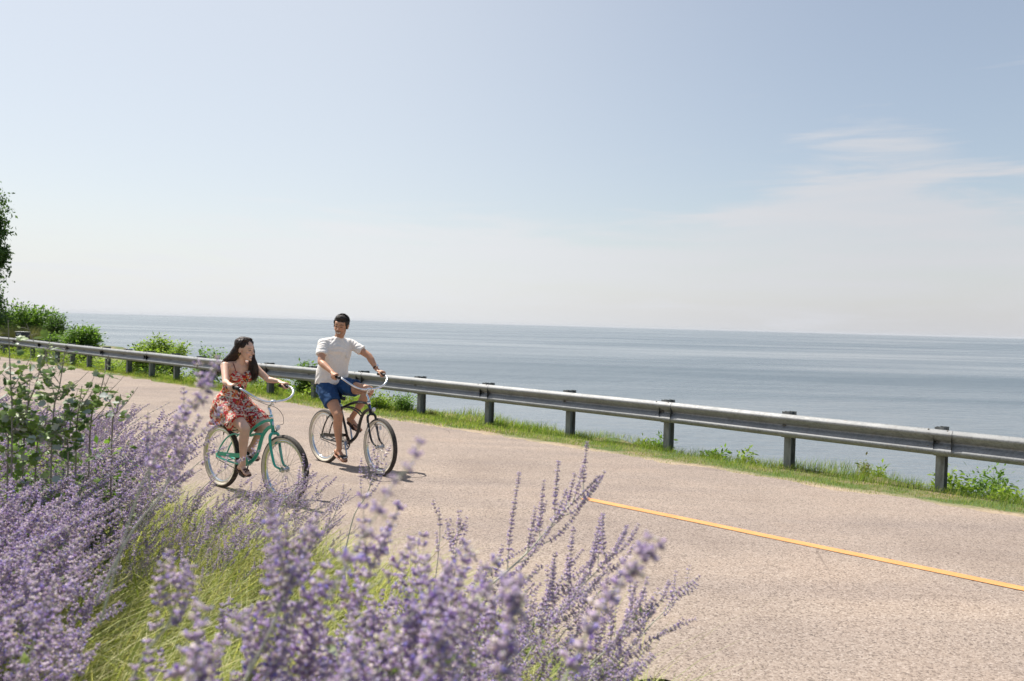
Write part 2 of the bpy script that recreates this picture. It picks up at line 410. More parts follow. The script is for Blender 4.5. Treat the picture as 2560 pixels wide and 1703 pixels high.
q = NT('weathered_post_steel'); co = q.coord('Object'); bl = q.noise(q.coord('Object', scale=(1,1,.25)), 16, 5, .7)
q.set(Base_Color=q.ramp(bl, [(.25,(.10,.095,.08)),(.5,(.18,.185,.175)),(.8,(.30,.30,.28))]), Metallic=.3, Roughness=.65); q.bump(bl, .2, .01)
post_steel = q.m
bolt_steel = simple('bolt_steel', (.25,.23,.2), .5, .8)
gr_root = empty('guardrail', SN(-2, 10.75, -.05), 0, 'long weathered steel guardrail on stubby I beam posts along the lake side of the road', 'guardrail')
POST = [(5.33,9.82),(3.92,11.15),(2.50,12.53),(1.05,13.82),(-.39,15.09),(-1.82,16.37),(-3.21,17.62),(-4.60,18.78),(-5.97,19.85),(-7.27,20.93),(-8.50,22.05),(-9.70,23.18),(-10.93,24.32),(-12.13,25.38),(-13.40,26.55),(-14.60,27.66),(-15.80,28.78),(-17.0,29.93),(-18.15,31.1),(-19.35,32.3),(-20.6,33.45),(-21.9,34.55),(-23.25,35.6),(-24.65,36.6),(-26.1,37.5)]
PP = [Vector((x,y,0)) for x, y in POST]
d0 = (PP[0]-PP[3]).normalized()
PP = [PP[0]+d0*1.905*k for k in range(6,0,-1)]+PP
def gr_dir(i):
    a = PP[max(i-1,0)]; b = PP[min(i+1,len(PP)-1)]; return (a-b).normalized()      # pointing right along the rail
off_ = gr_root.location.copy()
# beam centre line = posts shifted towards the road
def beam_line(t):                                        # t in post index
    i = int(math.floor(t)); i = min(max(i,0), len(PP)-2); u = t-i
    a = PP[max(i-1,0)]; b = PP[i]; c = PP[i+1]; d = PP[min(i+2,len(PP)-1)]
    p = .5*((2*b)+(c-a)*u+(2*a-5*b+4*c-d)*u*u+(3*b-a-3*c+d)*u**3)
    dr = gr_dir(i).lerp(gr_dir(i+1), u).normalized(); nn = Vector((dr.y,-dr.x,0))      # towards the road
    return p, dr, nn
prof = []                                                # W profile: depth towards the road, height
ctrl = [(.004,.703),(.020,.712),(.046,.706),(.079,.672),(.083,.655),(.079,.638),(.040,.592),(.012,.572),(.002,.560),(.002,.548),(.012,.536),(.040,.516),(.079,.470),(.083,.453),(.079,.436),(.046,.402),(.020,.396),(.004,.405)]
prof = [(v.x, v.y) for v in spline([(a,b,0) for a, b in ctrl], 3)]
POFF = .165                                              # face of the spacer block in front of the post centre
def bolt(mb, p, nn, r=.016, l=.012, mi=1):
    mb.capsule(p, p+nn*l, r, r*.9, 8, mi)
for k, (t0, t1) in enumerate([(a, min(a+2, len(PP)-1)) for a in range(0, len(PP)-1, 2)]):
    mb = MB(); rows = []; lap = .16/1.905
    ts = np.linspace(t0-(lap if t0 > 0 else 0), t1+(0.02), 15)
    for ti, t in enumerate(ts):
        p, dr, nn = beam_line(min(max(t,0), len(PP)-1))
        ex = 0.0 if t > t0+.02 else .007                # lap: the overlapping end sits in front
        rows.append([p-off_+nn*(POFF+dx+ex)+Vector((0,0,z)) for dx, z in prof]+[p-off_+nn*(POFF+dx+ex-.0034)+Vector((0,0,z)) for dx, z in reversed(prof)])
    mb.rings(rows, True, 0)
    for sgn in (-1,1):                                   # splice bolts round the lap
        for (dx, z, up) in ((.050,.700,1),(.058,.640,-.2),(.05,.50,.4),(.058,.425,-.4)):
            p, dr, nn = beam_line(min(max(t0+sgn*.055,0), len(PP)-1))
            bolt(mb, p-off_+nn*(POFF+dx-.004)+Vector((0,0,z)), (nn+Vector((0,0,up*1.6))).normalized(), .011, .008)
    for t in (t0+1e-3, t0+1):
        if t <= len(PP)-1:
            p, dr, nn = beam_line(t); mb.ell(p-off_+nn*(POFF+.008)+Vector((0,0,.556))-dr*.012, (.030,.030,.014), None, 12, 6, 1)
    mb.build('rail_beam', [steel, bolt_steel], gr_root, True, 40)
def ibeam(mb, c, dr, nn, depth, width, z0, z1, tf=.008):
    M = Matrix((( dr.x, nn.x, 0),(dr.y, nn.y, 0),(0,0,1)))
    h = z1-z0; zc_ = (z0+z1)/2
    mb.box(c+nn*(depth/2-tf/2)+Vector((0,0,zc_)), (width,tf,h), M); mb.box(c-nn*(depth/2-tf/2)+Vector((0,0,zc_)), (width,tf,h), M)
    mb.box(c+Vector((0,0,zc_)), (tf*.8,depth-2*tf-.001,h-.002), M)
for i, p in enumerate(PP):
    dr = gr_dir(i); nn = Vector((dr.y,-dr.x,0)); c = p-off_; tilt = random.uniform(-.006,.006)
    mb = MB(); ibeam(mb, c+nn*.0, dr, nn, .15, .10, -.45, .735+tilt); mb.build('post', post_steel, gr_root, False)
    mb = MB(); ibeam(mb, c+nn*(.076+.044), dr, nn, .088, .102, .385, .742+tilt, .007); 
    bolt(mb, c+nn*(.03)+dr*.03+Vector((0,0,.40)), -nn, .012,.01,0); mb.build('spacer_block', post_steel, gr_root, False)
# ------------------------------------------------------------------ bicycles
chrome = simple('chrome', (.78,.79,.82), .16, 1, .03); alloy = simple('alloy', (.60,.61,.64), .3, .9, .06)
blackpl = simple('black_plastic', (.018,.018,.02), .5); rubber = simple('black_rubber', (.022,.02,.019), .75, 0, .3, 90)
q = NT('tyre_rubber'); co = q.coord('Object'); kn = q.vor(co, 85, 'Distance')
dust = q.noise(co, 9, 4, .6)
q.set(Base_Color=q.mix(q.ramp(dust,[(.4,(0,0,0)),(.7,(.6,.6,.6))]), q.ramp(kn,[(.25,(.085,.07,.058)),(.6,(.014,.012,.011))]), (.085,.07,.055)), Roughness=.8); q.bump(kn, -.8, .006); tread = q.m
cream = simple('cream_sidewall', (.66,.59,.47), .6, 0, .07, 12)
spoke_m = simple('spoke_steel', (.55,.53,.5), .35, .9)
mint = simple('mint_paint', (.03,.42,.30), .28, 0, .05, 8, 0, .5); mint.node_tree.nodes['Principled BSDF'].inputs['Coat Roughness'].default_value = .1
blackp = simple('black_gloss_paint', (.010,.010,.011), .35, 0, .1, 8, 0, .2)
lens_ = simple('white_reflector', (.72,.72,.76), .15, 0, .06, 60); whited = simple('white_decal', (.75,.75,.75), .5)
blue_d = simple('blue_badge', (.06,.10,.38), .3)
cable_m = simple('cable_black', (.03,.025,.02), .5)
WR, TR = .34, .0275
def wheel(parent, c, spin=0., steer_parent=None):
    """a whitewall wheel in its own upright plane: x forward, y left"""
    root = bpy.data.objects.new('wheel', None); C.objects.link(root); root.parent = parent; root.location = c; root.empty_display_size = .1
    n = 96
    mb = MB(); rg = []
    for k in range(n):
        a = 2*math.pi*k/n; rd = Vector((math.cos(a),0,math.sin(a))); ring = []
        for j in range(20):
            b = 2*math.pi*j/20; bulge = TR*(1+(.045*(k % 2)*(1 if math.cos(b) > .35 else 0)))
            ring.append(rd*(WR-TR+bulge*math.cos(b))+Vector((0,TR*1.02*math.sin(b),0)))
        rg.append(ring)
    vs = [p for r in rg for p in r]; fs = []; mi = []
    for i in range(n):
        j = (i+1) % n
        for k in range(20):
            l = (k+1) % 20; fs.append((i*20+k,i*20+l,j*20+l,j*20+k)); b = 2*math.pi*(k+.5)/20
            mi.append(1 if math.cos(b) < .06 else 0)
    mb.v = [tuple(v) for v in vs]; mb.f = fs; mb.m = mi
    mb.build('tyre', [tread, cream], root)
    mb = MB(); rr = WR-2*TR-.004; rg = []
    prof_ = [(rr+.010,.015),(rr+.012,.013),(rr-.004,.012),(rr-.014,.008),(rr-.014,-.008),(rr-.004,-.012),(rr+.012,-.013),(rr+.010,-.015),(rr-.006,-.0145),(rr-.018,-.009),(rr-.018,.009),(rr-.006,.0145)]
    for k in range(72):
        a = 2*math.pi*k/72; rd = Vector((math.cos(a),0,math.sin(a))); rg.append([rd*p_+Vector((0,y_,0)) for p_, y_ in prof_])
    mb.rings(rg, False, 0, True); mb.build('rim', chrome, root)
    mb = MB()
    for k in range(36):
        sd_ = 1 if k % 2 else -1; a = 2*math.pi*k/36+spin; off = (.9 if (k//2) % 2 else -.9)
        hb = Vector((math.cos(a+off)*.026, sd_*.030, math.sin(a+off)*.026)); rm = Vector((math.cos(a)*(rr-.012), sd_*.003, math.sin(a)*(rr-.012)))
        mb.tube([hb, rm], .0012, 5); mb.tube([rm-(rm-hb).normalized()*.016, rm+(rm-hb).normalized()*.004], .0028, 5)
    mb.build('spokes', spoke_m, root)
    mb = MB(); mb.tube([(0,-.034,0),(0,-.031,0),(0,-.029,0),(0,-.022,0),(0,.022,0),(0,.029,0),(0,.031,0),(0,.034,0)], [.012,.030,.030,.015,.014,.030,.030,.012], 20); mb.tube([(0,-.062,0),(0,.062,0)], .005, 10)
    mb.tube([(0,-.058,0),(0,-.050,0)], .010, 6); mb.tube([(0,.050,0),(0,.058,0)], .010, 6)
    mb.build('hub', alloy, root, True, 35)
    va = 1.15+spin; mb = MB(); mb.tube([(math.cos(va)*(rr-.012),0,math.sin(va)*(rr-.012)),(math.cos(va)*(rr-.055),0,math.sin(va)*(rr-.055))], [.004,.005], 8); mb.build('valve', blackpl, root)
    return root
def bicycle(kind, loc, heading, steer, label):
    woman = kind == 'w'; paint = mint if woman else blackp
    root = empty('bicycle', loc, heading, label, 'bicycle', 'two cruiser bicycles ridden side by side')
    def part(mb, name, m, par=root, sm=True, au=None): return mb.build(name, m, par, sm, au)
    wheel(root, (0,0,WR), .3)
    if woman:
        HT, HB = Vector((.884,0,.845)), Vector((.924,0,.705)); BB = Vector((.48,0,.315))
        top = [(.892,0,.802),(.81,0,.792),(.757,0,.775),(.678,0,.742),(.582,0,.689),(.517,0,.635),(.455,0,.585),(.40,0,.56)]
        down = [(.915,0,.745),(.86,0,.728),(.808,0,.697),(.754,0,.642),(.720,0,.575),(.693,0,.505),(.660,0,.443),(.612,0,.386),(.545,0,.340),(.485,0,.315)]
        twin = [(.752,.02,.646),(.665,.024,.644),(.584,.026,.628),(.49,.028,.600),(.378,.034,.606),(.290,.046,.607),(.20,.054,.566),(.125,.056,.510),(.06,.056,.440),(.01,.056,.360)]
        STt, STb = Vector((.335,0,.70)), BB
        post_top = (.295,0,.80); tube_r = .0195
    else:
        HT, HB = Vector((.876,0,.852)), Vector((.912,0,.735)); BB = Vector((.497,0,.325))
        top = [(.886,0,.822),(.80,0,.832),(.716,0,.833),(.645,0,.828),(.524,0,.798),(.40,0,.752),(.32,0,.722)]
        down = [(.905,0,.762),(.86,0,.752),(.81,0,.727),(.757,0,.675),(.714,0,.585),(.692,0,.500),(.660,0,.435),(.612,0,.383),(.55,0,.345),(.497,0,.325)]
        twin = [(.752,.022,.676),(.67,.024,.722),(.546,.026,.750),(.42,.028,.748),(.31,.034,.715),(.21,.046,.655),(.13,.054,.590),(.055,.056,.480),(.012,.056,.370)]
        STt, STb = Vector((.315,0,.74)), BB
        post_top = (.27,0,.83); tube_r = .0195
    mb = MB()
    mb.tube([HT, HB], .0185, 16); mb.tube([HT+(HT-HB).normalized()*.008, HT], .022, 16); mb.tube([HB, HB-(HT-HB).normalized()*.01], .022, 16)
    mb.tube(spline(top, 6), .0165, 14); mb.tube(spline(down, 6), [tube_r]*(len(spline(down,6))), 14)
    for sg in (1,-1): mb.tube(spline([(x, y*sg, z) for x, y, z in twin], 6), .0088, 10)
    mb.tube([STb, STt], .0155, 14)
    mb.tube([BB+Vector((0,-.036,0)), BB+Vector((0,.036,0))], .024, 18)
    for sg in (1,-1):
        mb.tube(spline([(BB.x-.02,sg*.022,BB.z),(BB.x-.14,sg*.040,BB.z-.012 if not woman else BB.z-.01),(.16,sg*.053,.318),(.01,sg*.056,.338)], 5), .0105, 10)
        mb.box((.002,sg*.056,.350), (.05,.006,.045), None, 0, .002)
    mb.tube([(.16,-.05,.318),(.16,.05,.318)], .006, 8)
    part(mb, 'frame', paint)
    mb = MB(); mb.tube([STt-(STt-STb).normalized()*.01, STt+Vector((.002,0,.03))], .020, 14); mb.tube([STt-(STt-STb).normalized()*.05, post_top], .0125, 12); part(mb, 'seat_post', chrome)
    # saddle
    sx, sz = post_top[0]-.01, post_top[2]+.03
    mb = MB(); rows = []
    for t in np.linspace(0,1,15):
        x = sx-.13+.27*t; wdt = lerp(.118, .028, min(1, (t/.75))**.9) if t > .12 else .118*math.sin(math.pi/2*(t+.06)/.18); wdt *= 1 if t < .93 else (1-t)/.07*.8+.2
        z = sz+.018*math.cos(t*math.pi*1.0)+.008; rows.append(((x,0,z), (0,0,.030 if t < .6 else .022), (0,max(wdt,.01),0)))
    mb.loft(rows, 20, 0, 2.4); part(mb, 'saddle', blackpl)
    mb = MB()
    for sg in (1,-1):
        pts_ = [(sx-.07+.011*math.cos(k*1.0), sg*.045+.011*math.sin(k*1.0), sz-.055+.0022*k) for k in range(26)]; mb.tube(pts_, .0025, 6)
    mb.tube(spline([(sx-.08,-.045,sz-.055),(sx,-.02,sz-.03),(sx+.12,0,sz-.005)],4), .004, 6); mb.tube(spline([(sx-.08,.045,sz-.055),(sx,.02,sz-.03),(sx+.12,0,sz-.005)],4), .004, 6)
    part(mb, 'saddle_springs', chrome)
    # drive train
    th0 = math.atan2(-.078,.142) if woman else math.atan2(-.155,.058)
    cu_, cl = math.cos(th0)*.168, math.sin(th0)*.168
    ring = bpy.data.objects.new('chainring', None)
    mb = MB(); cy_ = -.046
    def flat_ring(mb, c, r0, r1, y, t=.004, n=56, teeth=0):
        rg = []
        for k in range(n):
            a = 2*math.pi*k/n; rd = Vector((math.cos(a),0,math.sin(a))); ro = r1+(teeth*(k % 2)); rg.append([c+rd*r0+Vector((0,y,0)), c+rd*ro+Vector((0,y,0)), c+rd*ro+Vector((0,y+t,0)), c+rd*r0+Vector((0,y+t,0))])
        mb.rings(rg, False, 0, True)
    flat_ring(mb, BB, .074, .088, cy_, .004, 88, .003); flat_ring(mb, BB, .012, .030, cy_-.001, .006)
    for k in range(6):
        a = k*math.pi/3+.3; d_ = Vector((math.cos(a),0,math.sin(a))); p_ = Vector((-d_.z,0,d_.x)); mb.add([BB+d_*.026+p_*s1+Vector((0,cy_+y1,0)) for y1 in (0,.004) for s1 in (-.009,.009)]+[BB+d_*.076+p_*s1+Vector((0,cy_+y1,0)) for y1 in (0,.004) for s1 in (-.014,.014)], [(0,1,5,4),(2,6,7,3),(0,4,6,2),(1,3,7,5),(0,2,3,1),(4,5,7,6)])
    part(mb, 'chainring', alloy, root, False)
    mb = MB(); cpts = []
    for k in range(17): a = -math.pi/2+math.pi*k/16; cpts.append((BB.x+.090*math.cos(a), cy_+.002, BB.z+.090*math.sin(a)))
    for k in range(13): a = math.pi/2+math.pi*k/12; cpts.append((.036*math.cos(a), cy_+.002, WR+.036*math.sin(a)))
    cc = [Vector(p) for p in cpts]; mb.tube(cc, .0042, 6, 0, True, True); part(mb, 'chain', cable_m)
    # chain guard over the upper run
    mb = MB(); gx0, gx1 = .05, BB.x-.02
    up = [Vector((gx0,0,WR+.056)), Vector((.2,0,WR+.060)), Vector((gx1-.05,0,BB.z+.105))]
    arc = [BB+Vector((math.cos(a)*.108,0,math.sin(a)*.108)) for a in np.linspace(math.pi*.56, -.25 if not woman else .1, 9)]
    outer = up+arc; inner = [Vector((gx0+.005,0,WR+.018)), Vector((.2,0,WR+.020)), Vector((gx1-.06,0,BB.z+.058))]+[BB+Vector((math.cos(a)*.074,0,math.sin(a)*.074)) for a in np.linspace(math.pi*.58, -.25 if not woman else .1, 9)]
    rg = [[o_+Vector((0,-.060,0)), o_+Vector((0,-.052,0)), i_+Vector((0,-.056,0)), i_+Vector((0,-.059,0))] for o_, i_ in zip(outer, inner)]
    mb.rings(rg, True); part(mb, 'chain_guard', paint, root, True, 40)
    for sg, ang_ in ((-1, th0), (1, th0+math.pi)):
        d_ = Vector((math.cos(ang_),0,math.sin(ang_))); a_ = BB+Vector((0,sg*.056,0)); e_ = BB+d_*.168+Vector((0,sg*.066,0))
        mb = MB(); mb.capsule(a_, e_, .013, .010, 10); ck = part(mb, 'crank_arm', alloy)
        mb = MB(); pc = e_+Vector((0,sg*.055,0)); tl = -.22 if (sg < 0) else (-.42 if not woman else -.55)
        Mp = Matrix.Rotation(-tl, 3, 'Y'); mb.box(pc, (.088,.085,.022), Mp, 0, .006); mb.tube([e_, pc], .007, 8); mb.box(pc+Mp@Vector((.045,0,0)), (.004,.05,.012), Mp, 1)
        mb.build('pedal', [blackpl, lens_], ck, True, 40)
    # coaster brake arm, kick stand
    mb = MB(); mb.tube([(0,.066,WR),(.16,.064,WR-.035)], [.009,.006], 8); part(mb, 'brake_arm', alloy)
    mb = MB(); mb.tube(spline([(BB.x-.06,.05,BB.z-.03),(.30,.066,BB.z-.06),(.16,.075,BB.z-.085)],4), .0055, 8); part(mb, 'kickstand', cable_m if not woman else cable_m)
    # steering assembly, turned about the head tube
    ax = (HT-HB).normalized(); st = bpy.data.objects.new('steering_pivot', None)
    Q_ = Matrix.Translation(HB) @ Matrix.Rotation(steer, 4, ax) @ Matrix.Translation(-HB)
    def tr(p): return Q_ @ Vector(p)
    FA = Vector((1.12,0,WR))
    mb = MB(); cr = HB-ax*.028
    mb.tube([tr(HB+ax*.02), tr(HB-ax*.04)], .018, 14)
    for sg in (1,-1):
        leg = [cr+Vector((0,sg*.004,.0)), cr+Vector((.012,sg*.035,-.004)), cr+Vector((.016,sg*.054,-.035)), cr+Vector((.028,sg*.056,-.10)), cr+Vector((.058,sg*.055,-.20)), cr+Vector((.104,sg*.054,-.30)), Vector((1.108,sg*.054,WR+.014))]
        sp_ = spline([tr(p) for p in leg], 5); n_ = len(sp_); mb.tube(sp_, [.0165-.006*(i/(n_-1))**1.5 for i in range(n_)], 12)
        mb.box(tr((1.116,sg*.054,WR)), (.022,.005,.03), None)
    part(mb, 'fork', paint)
    wr = wheel(root, tr(FA), .75 if woman else 1.9); wr.rotation_euler = Matrix.Rotation(steer, 3, 'Z').to_euler()
    if not woman:
        for sg in (1,-1):
            mb = MB(); g0 = cr+Vector((.030,sg*.0685,-.12)); mb.box(tr(g0), (.008,.004,.05), Matrix.Rotation(.35,3,'Y'), 0); mb.box(tr(g0+Vector((.018,0,-.055))), (.008,.004,.05), Matrix.Rotation(.35,3,'Y'), 0); part(mb, 'fork_stripe', whited, root, False)
    # stem and bars
    CL = Vector((.911,0,.992)) if woman else Vector((.884,0,1.003))
    kx = -.055 if woman else -.042
    mb = MB(); mb.tube([tr(HT-ax*.03), tr(HT+ax*.012)], .0215, 14); mb.tube([tr(p) for p in spline([HT, HT+ax*.055, Vector((CL.x+kx-.012,0,CL.z-.062)), CL+Vector((-.012,0,-.012))], 5)], [.0125]*15+[.0115], 14)
    mb.tube([tr(CL+Vector((0,-.026,0))), tr(CL+Vector((0,.026,0)))], .0175, 16); mb.tube([tr(CL+Vector((-.004,0,-.03))), tr(CL+Vector((.012,0,-.034)))], .006, 8)
    part(mb, 'stem', chrome)
    zz_ = 1.0 if woman else 1.12
    bar = [(0,0,0),(.004,.06,.0),(.012,.13,.010),(.010,.20,.036),(-.020,.262,.076),(-.075,.298,.112),(-.135,.312,.130),(-.20,.318,.133),(-.295,.322,.130)]
    full = [(x,-y,z) for x,y,z in reversed(bar[1:])]+bar
    fp = spline([tr(CL+Vector((x,y,z*zz_))) for x,y,z in full], 7)
    mb = MB(); mb.tube(fp, .0112, 14); hb_ = part(mb, 'handlebar', chrome)
    grips = {}
    for sg in (1,-1):
        a_, b_ = tr(CL+Vector((-.165,sg*.316,.132*zz_))), tr(CL+Vector((-.305,sg*.322,.130*zz_)))
        mb = MB(); n_ = 14; mb.tube([a_.lerp(b_, i/n_) for i in range(n_+1)], [.0165+.001*(i % 2) for i in range(n_)]+[.018], 14); mb.build('grip', blackpl, hb_); grips[sg] = (a_, b_)
        if sg < 0 or not woman:
            c_ = tr(CL+Vector((-.145,sg*.313,.130*zz_))); e_ = tr(CL+Vector((-.115,sg*.309,.124*zz_)))
            mb = MB(); mb.tube([a_, a_.lerp(c_,.5), c_, e_], [.019,.023,.021,.014], 14)
            if woman: mb.box(c_+Vector((.0,.012,-.02)), (.035,.02,.03), None, 0, .006)
            mb.build('twist_shifter', blackpl, hb_)
    # cable loop from the shifter down past the head tube
    g = CL+Vector((-.11,-.305,.118*zz_))
    loop = [g, CL+Vector((-.03,-.24,.045)), CL+Vector((.035,-.13,-.015)), CL+Vector((.09,-.03,-.055)), CL+Vector((.125,.02,-.13)), CL+Vector((.125,.03,-.21)), HB+Vector((.065,.02,.055)), HB+Vector((.03,.02,-.02))]
    mb = MB(); mb.tube(spline([tr(p) for p in loop], 7), .0026, 6); part(mb, 'cable', cable_m)
    # front reflector
    rc = HB+Vector((.075,0,.035)); mb = MB(); mb.tube([tr(HB+Vector((.012,0,-.012))), tr(HB+Vector((.05,0,.0))), tr(rc+Vector((-.006,0,-.012)))], .005, 8)
    mb.tube([tr(rc+Vector((-.010,0,0))), tr(rc+Vector((-.001,0,0)))], .027, 18); rf = part(mb, 'reflector_bracket', blackpl)
    mb = MB(); mb.tube([tr(rc), tr(rc+Vector((.006,0,.0)))], [.0265,.023], 18); mb.build('reflector', lens_, rf)
    mb = MB(); a_ = Vector((BB.x,0,BB.z))
    # badge on the head tube
    mb = MB(); m_ = (HT+HB)/2; mb.loft([(m_+ax*t+Vector((.0185,-.002,0)), (.003,0,0), (0,.011*math.sqrt(max(0.02,1-(t/.024)**2)),0)) for t in np.linspace(-.023,.023,8)], 10); part(mb, 'head_badge', blue_d if not woman else alloy)
    if not woman:                                        # pale script on the arched tube (illegible in the photograph)
        mb = MB(); tp = spline(top, 6)
        for i in range(9):
            f = 8+i*.85; a_ = tp[int(f)].lerp(tp[int(f)+1], f % 1); mb.tube([a_+Vector((0,-.0172,-.006+.002*(i % 3))), a_+Vector((.006,-.0172,.005-.003*((i+1) % 2)))], .0014, 5)
        part(mb, 'tube_script', whited)
        rr_ = wr; mb = MB(); mb.box((.0,0,.225), (.035,.012,.05), None, 0, .004); mb.build('spoke_reflector', lens_, wr)
    return root, grips, BB, th0
MAN_AT = ((-2.340,10.129,.022), -.736); WOM_AT = ((-3.073,8.536,.018), -.683)
bike_m, grip_m, BBm, thm = bicycle('m', MAN_AT[0], MAN_AT[1], -.096, 'black cruiser bicycle with silver handlebar and cream walled tyres ridden by the man')
bike_w, grip_w, BBw, thw = bicycle('w', WOM_AT[0], WOM_AT[1], .085, 'mint green step through cruiser bicycle with cream walled tyres ridden by the woman')
# ------------------------------------------------------------------ people
def attr_mat(name, rough=.5, spec=.4, sss=0, bumpsc=0):
    q = NT(name); a = q.N('ShaderNodeAttribute', attribute_name='tone'); co = q.coord()
    c = q.mix(1, a.outputs['Color'], q.ramp(q.noise(co, 18, 4), [(.3,(.90,.88,.88)),(.7,(1.08,1.06,1.04))]), 'MULTIPLY')
    q.set(Base_Color=c, Roughness=rough); q.b.inputs['Specular IOR Level'].default_value = spec
    if sss: q.b.inputs['Subsurface Weight'].default_value = sss; q.b.inputs['Subsurface Radius'].default_value = (.02,.008,.004); q.b.inputs['Subsurface Scale'].default_value = .6
    if bumpsc: q.bump(q.noise(co, bumpsc, 3), .25, .002)
    return q.m
skin_m = attr_mat('skin_tanned', .48, .4, .08, 220); skin_w = attr_mat('skin_light', .45, .4, .10, 220)
def head_axes(yaw, pitch, roll):
    return Matrix.Rotation(yaw,3,'Z') @ Matrix.Rotation(pitch,3,'Y') @ Matrix.Rotation(roll,3,'X')     # columns: forward, left, up
def add_head(mb, c, A, k, fem):
    P = lambda x,y,z: Vector(c)+A@(Vector((x,y,z))*k)
    e = lambda x,y,z,a,b,d,nu=16,nv=10: mb.ell(P(x,y,z), (a*k,b*k,d*k), A, nu, nv)
    e(-.012,0,.032,.098,.076,.090,24,16)
    fx = A@Vector((1,0,0))*k; fy = A@Vector((0,1,0))*k
    jw = .93 if fem else 1.04
    rows = [(.055,.012,.078,.070),(.02,.020,.076,.070),(-.02,.024,.070,.067*jw),(-.055,.028,.064,.059*jw),(-.085,.038,.052,.045*jw),(-.104,.050,.038,.031*jw),(-.114,.056,.024,.018*jw)]
    mb.loft([(P(x,0,z), fx*rx, fy*ry) for z,x,rx,ry in rows], 24)
    mb.chain([(P(.088,0,.008),.0085*k),(P(.103,0,-.018),.010*k),(P(.112,0,-.034),(.0115 if fem else .0135)*k)], 12)
    for s in (1,-1):
        e(.100,s*.0115,-.038,.009,.0085,.007); e(.080,s*.028,.019,.012,.022,.007 if fem else .009)
        e(.066,s*.040,-.032,.020,.020,.018); e(-.008,s*.078,-.006,.019,.008,.031); e(-.012,s*.083,.008,.015,.006,.017)
        e(.083,s*.032,-.001,.0125,.0145,.011)
    e(.088,0,-.067,.011,.024,.006); e(.086,0,-.083,.011,.020,.007); e(.084,0,-.106,.012,.016,.011)
def paint_head(V, Nn, T, c, A, k, fem, skin):
    Ai = np.array(A.inverted()); Lc = (V-np.array(c))@Ai.T/k; x,y,z = Lc.T; ay = np.abs(y)
    near = (np.abs(x) < .2)&(ay < .12)&(np.abs(z) < .16)
    def put(mask, col, f=1.0): 
        m = mask & near; T[m] = T[m]*(1-f)+np.array(col)*f
    fr = x > .04
    put(fr&(((ay-.040)/.028)**2+((z+.030)/.024)**2 < 1), np.array(skin)*np.array((1.10,.82,.80)), .25)
    if not fem:
        put((x>.0)&(z<-.045)&(z>-.13), np.array(skin)*.50, .55); put(fr&(z<-.050)&(z>-.060)&(ay<.03), (.05,.03,.02), .5)
        put((ay>.055)&(z<-.01)&(z>-.09)&(x>-.01)&(x<.06), np.array(skin)*.45, .5)
    put(fr&(np.abs((z-(.027-.10*np.abs(ay-.034)))) < (.0042 if not fem else .003))&(ay>.012)&(ay<.052), (.035,.02,.014), .9)
    ez = z-.002+ (.0 if fem else .0)
    put(fr&(((ay-.032)/.0155)**2+(ez/.0075)**2 < 1), np.array(skin)*.55, .7)
    put(fr&(((ay-.032)/.0135)**2+((ez+.0005)/.0042)**2 < 1), (.02,.012,.01), .95)
    mz = z+.075-ay*ay*9.0
    put(fr&(np.abs(mz) < .0125)&(ay < .031), (.42,.13,.11) if fem else (.28,.11,.08), .85)
    put(fr&(np.abs(mz-.0005) < .0078)&(ay < .026), (.10,.02,.02), .9)
    put(fr&(mz > -.004)&(mz < .0065)&(ay < .0235), (.86,.83,.78), 1)
    put((ay<.018)&(z<-.034)&(z>-.046)&(x>.09), np.array(skin)*.5, .6)
    return T
def sculpt_head(V, c, A, k):
    Am = np.array(A); Lc = (V-np.array(c))@np.array(A.inverted()).T/k; x,y,z = Lc.T; ay = np.abs(y); d = np.zeros_like(V)
    m = (x > .04)&(ay < .1)&(np.abs(z) < .14)
    g = lambda cy_,cz,sy,sz: np.exp(-((ay-cy_)/sy)**2-((z-cz)/sz)**2)
    dx = -.006*g(.030,.006,.014,.009)-.003*g(.0,.012,.012,.010)-.0045*g(.0,-.0735,.022,.0045)+.003*g(.036,-.035,.02,.016)-.004*g(.045,-.060,.010,.014)
    d[:,0] = np.where(m, dx, 0)*k
    return V+d@Am.T
def add_hand(mb, grip, out, wrist, k=1.0):
    """right or left hand closed round a handlebar grip; out = outward side vector"""
    a, b = grip; ax = (a-b).normalized(); out = (out-ax*out.dot(ax)).normalized(); upv = Vector((0,0,1)); upv = (upv-ax*upv.dot(ax)).normalized()
    g = b.lerp(a, .52)
    P = lambda f,o,u: g+ax*f*k+out*o*k+upv*u*k
    mb.loft([(wrist, upv*.019*k, out*.027*k), (wrist.lerp(P(-.035,-.002,.036),.5), upv*.018*k, out*.031*k), (P(-.035,-.002,.036), upv*.0165*k, out*.036*k), (P(0,.0,.036), upv*.0155*k, ax*.0+out*.036*k), (P(.036,.004,.032), upv*.013*k, out*.030*k)], 16)
    L_ = (.86,.98,1.04,.95); R_ = (.0078,.0088,.0092,.0088)
    for i in range(4):
        f = -.030+.0215*i; l = L_[i]; r = R_[i]*k
        mb.chain([(P(f+.002,.014,.036),r*1.25),(P(f,.036*l,.028),r*1.12),(P(f+.001,.040*l,.002),r),(P(f+.002,.026,-.022*l),r*.95),(P(f+.003,.004,-.029*l),r*.9)], 10)
    mb.chain([(P(-.012,-.024,.028),.012*k),(P(.018,-.036,.014),.0105*k),(P(.040,-.030,-.006),.0095*k),(P(.054,-.014,-.020),.0085*k)], 10)
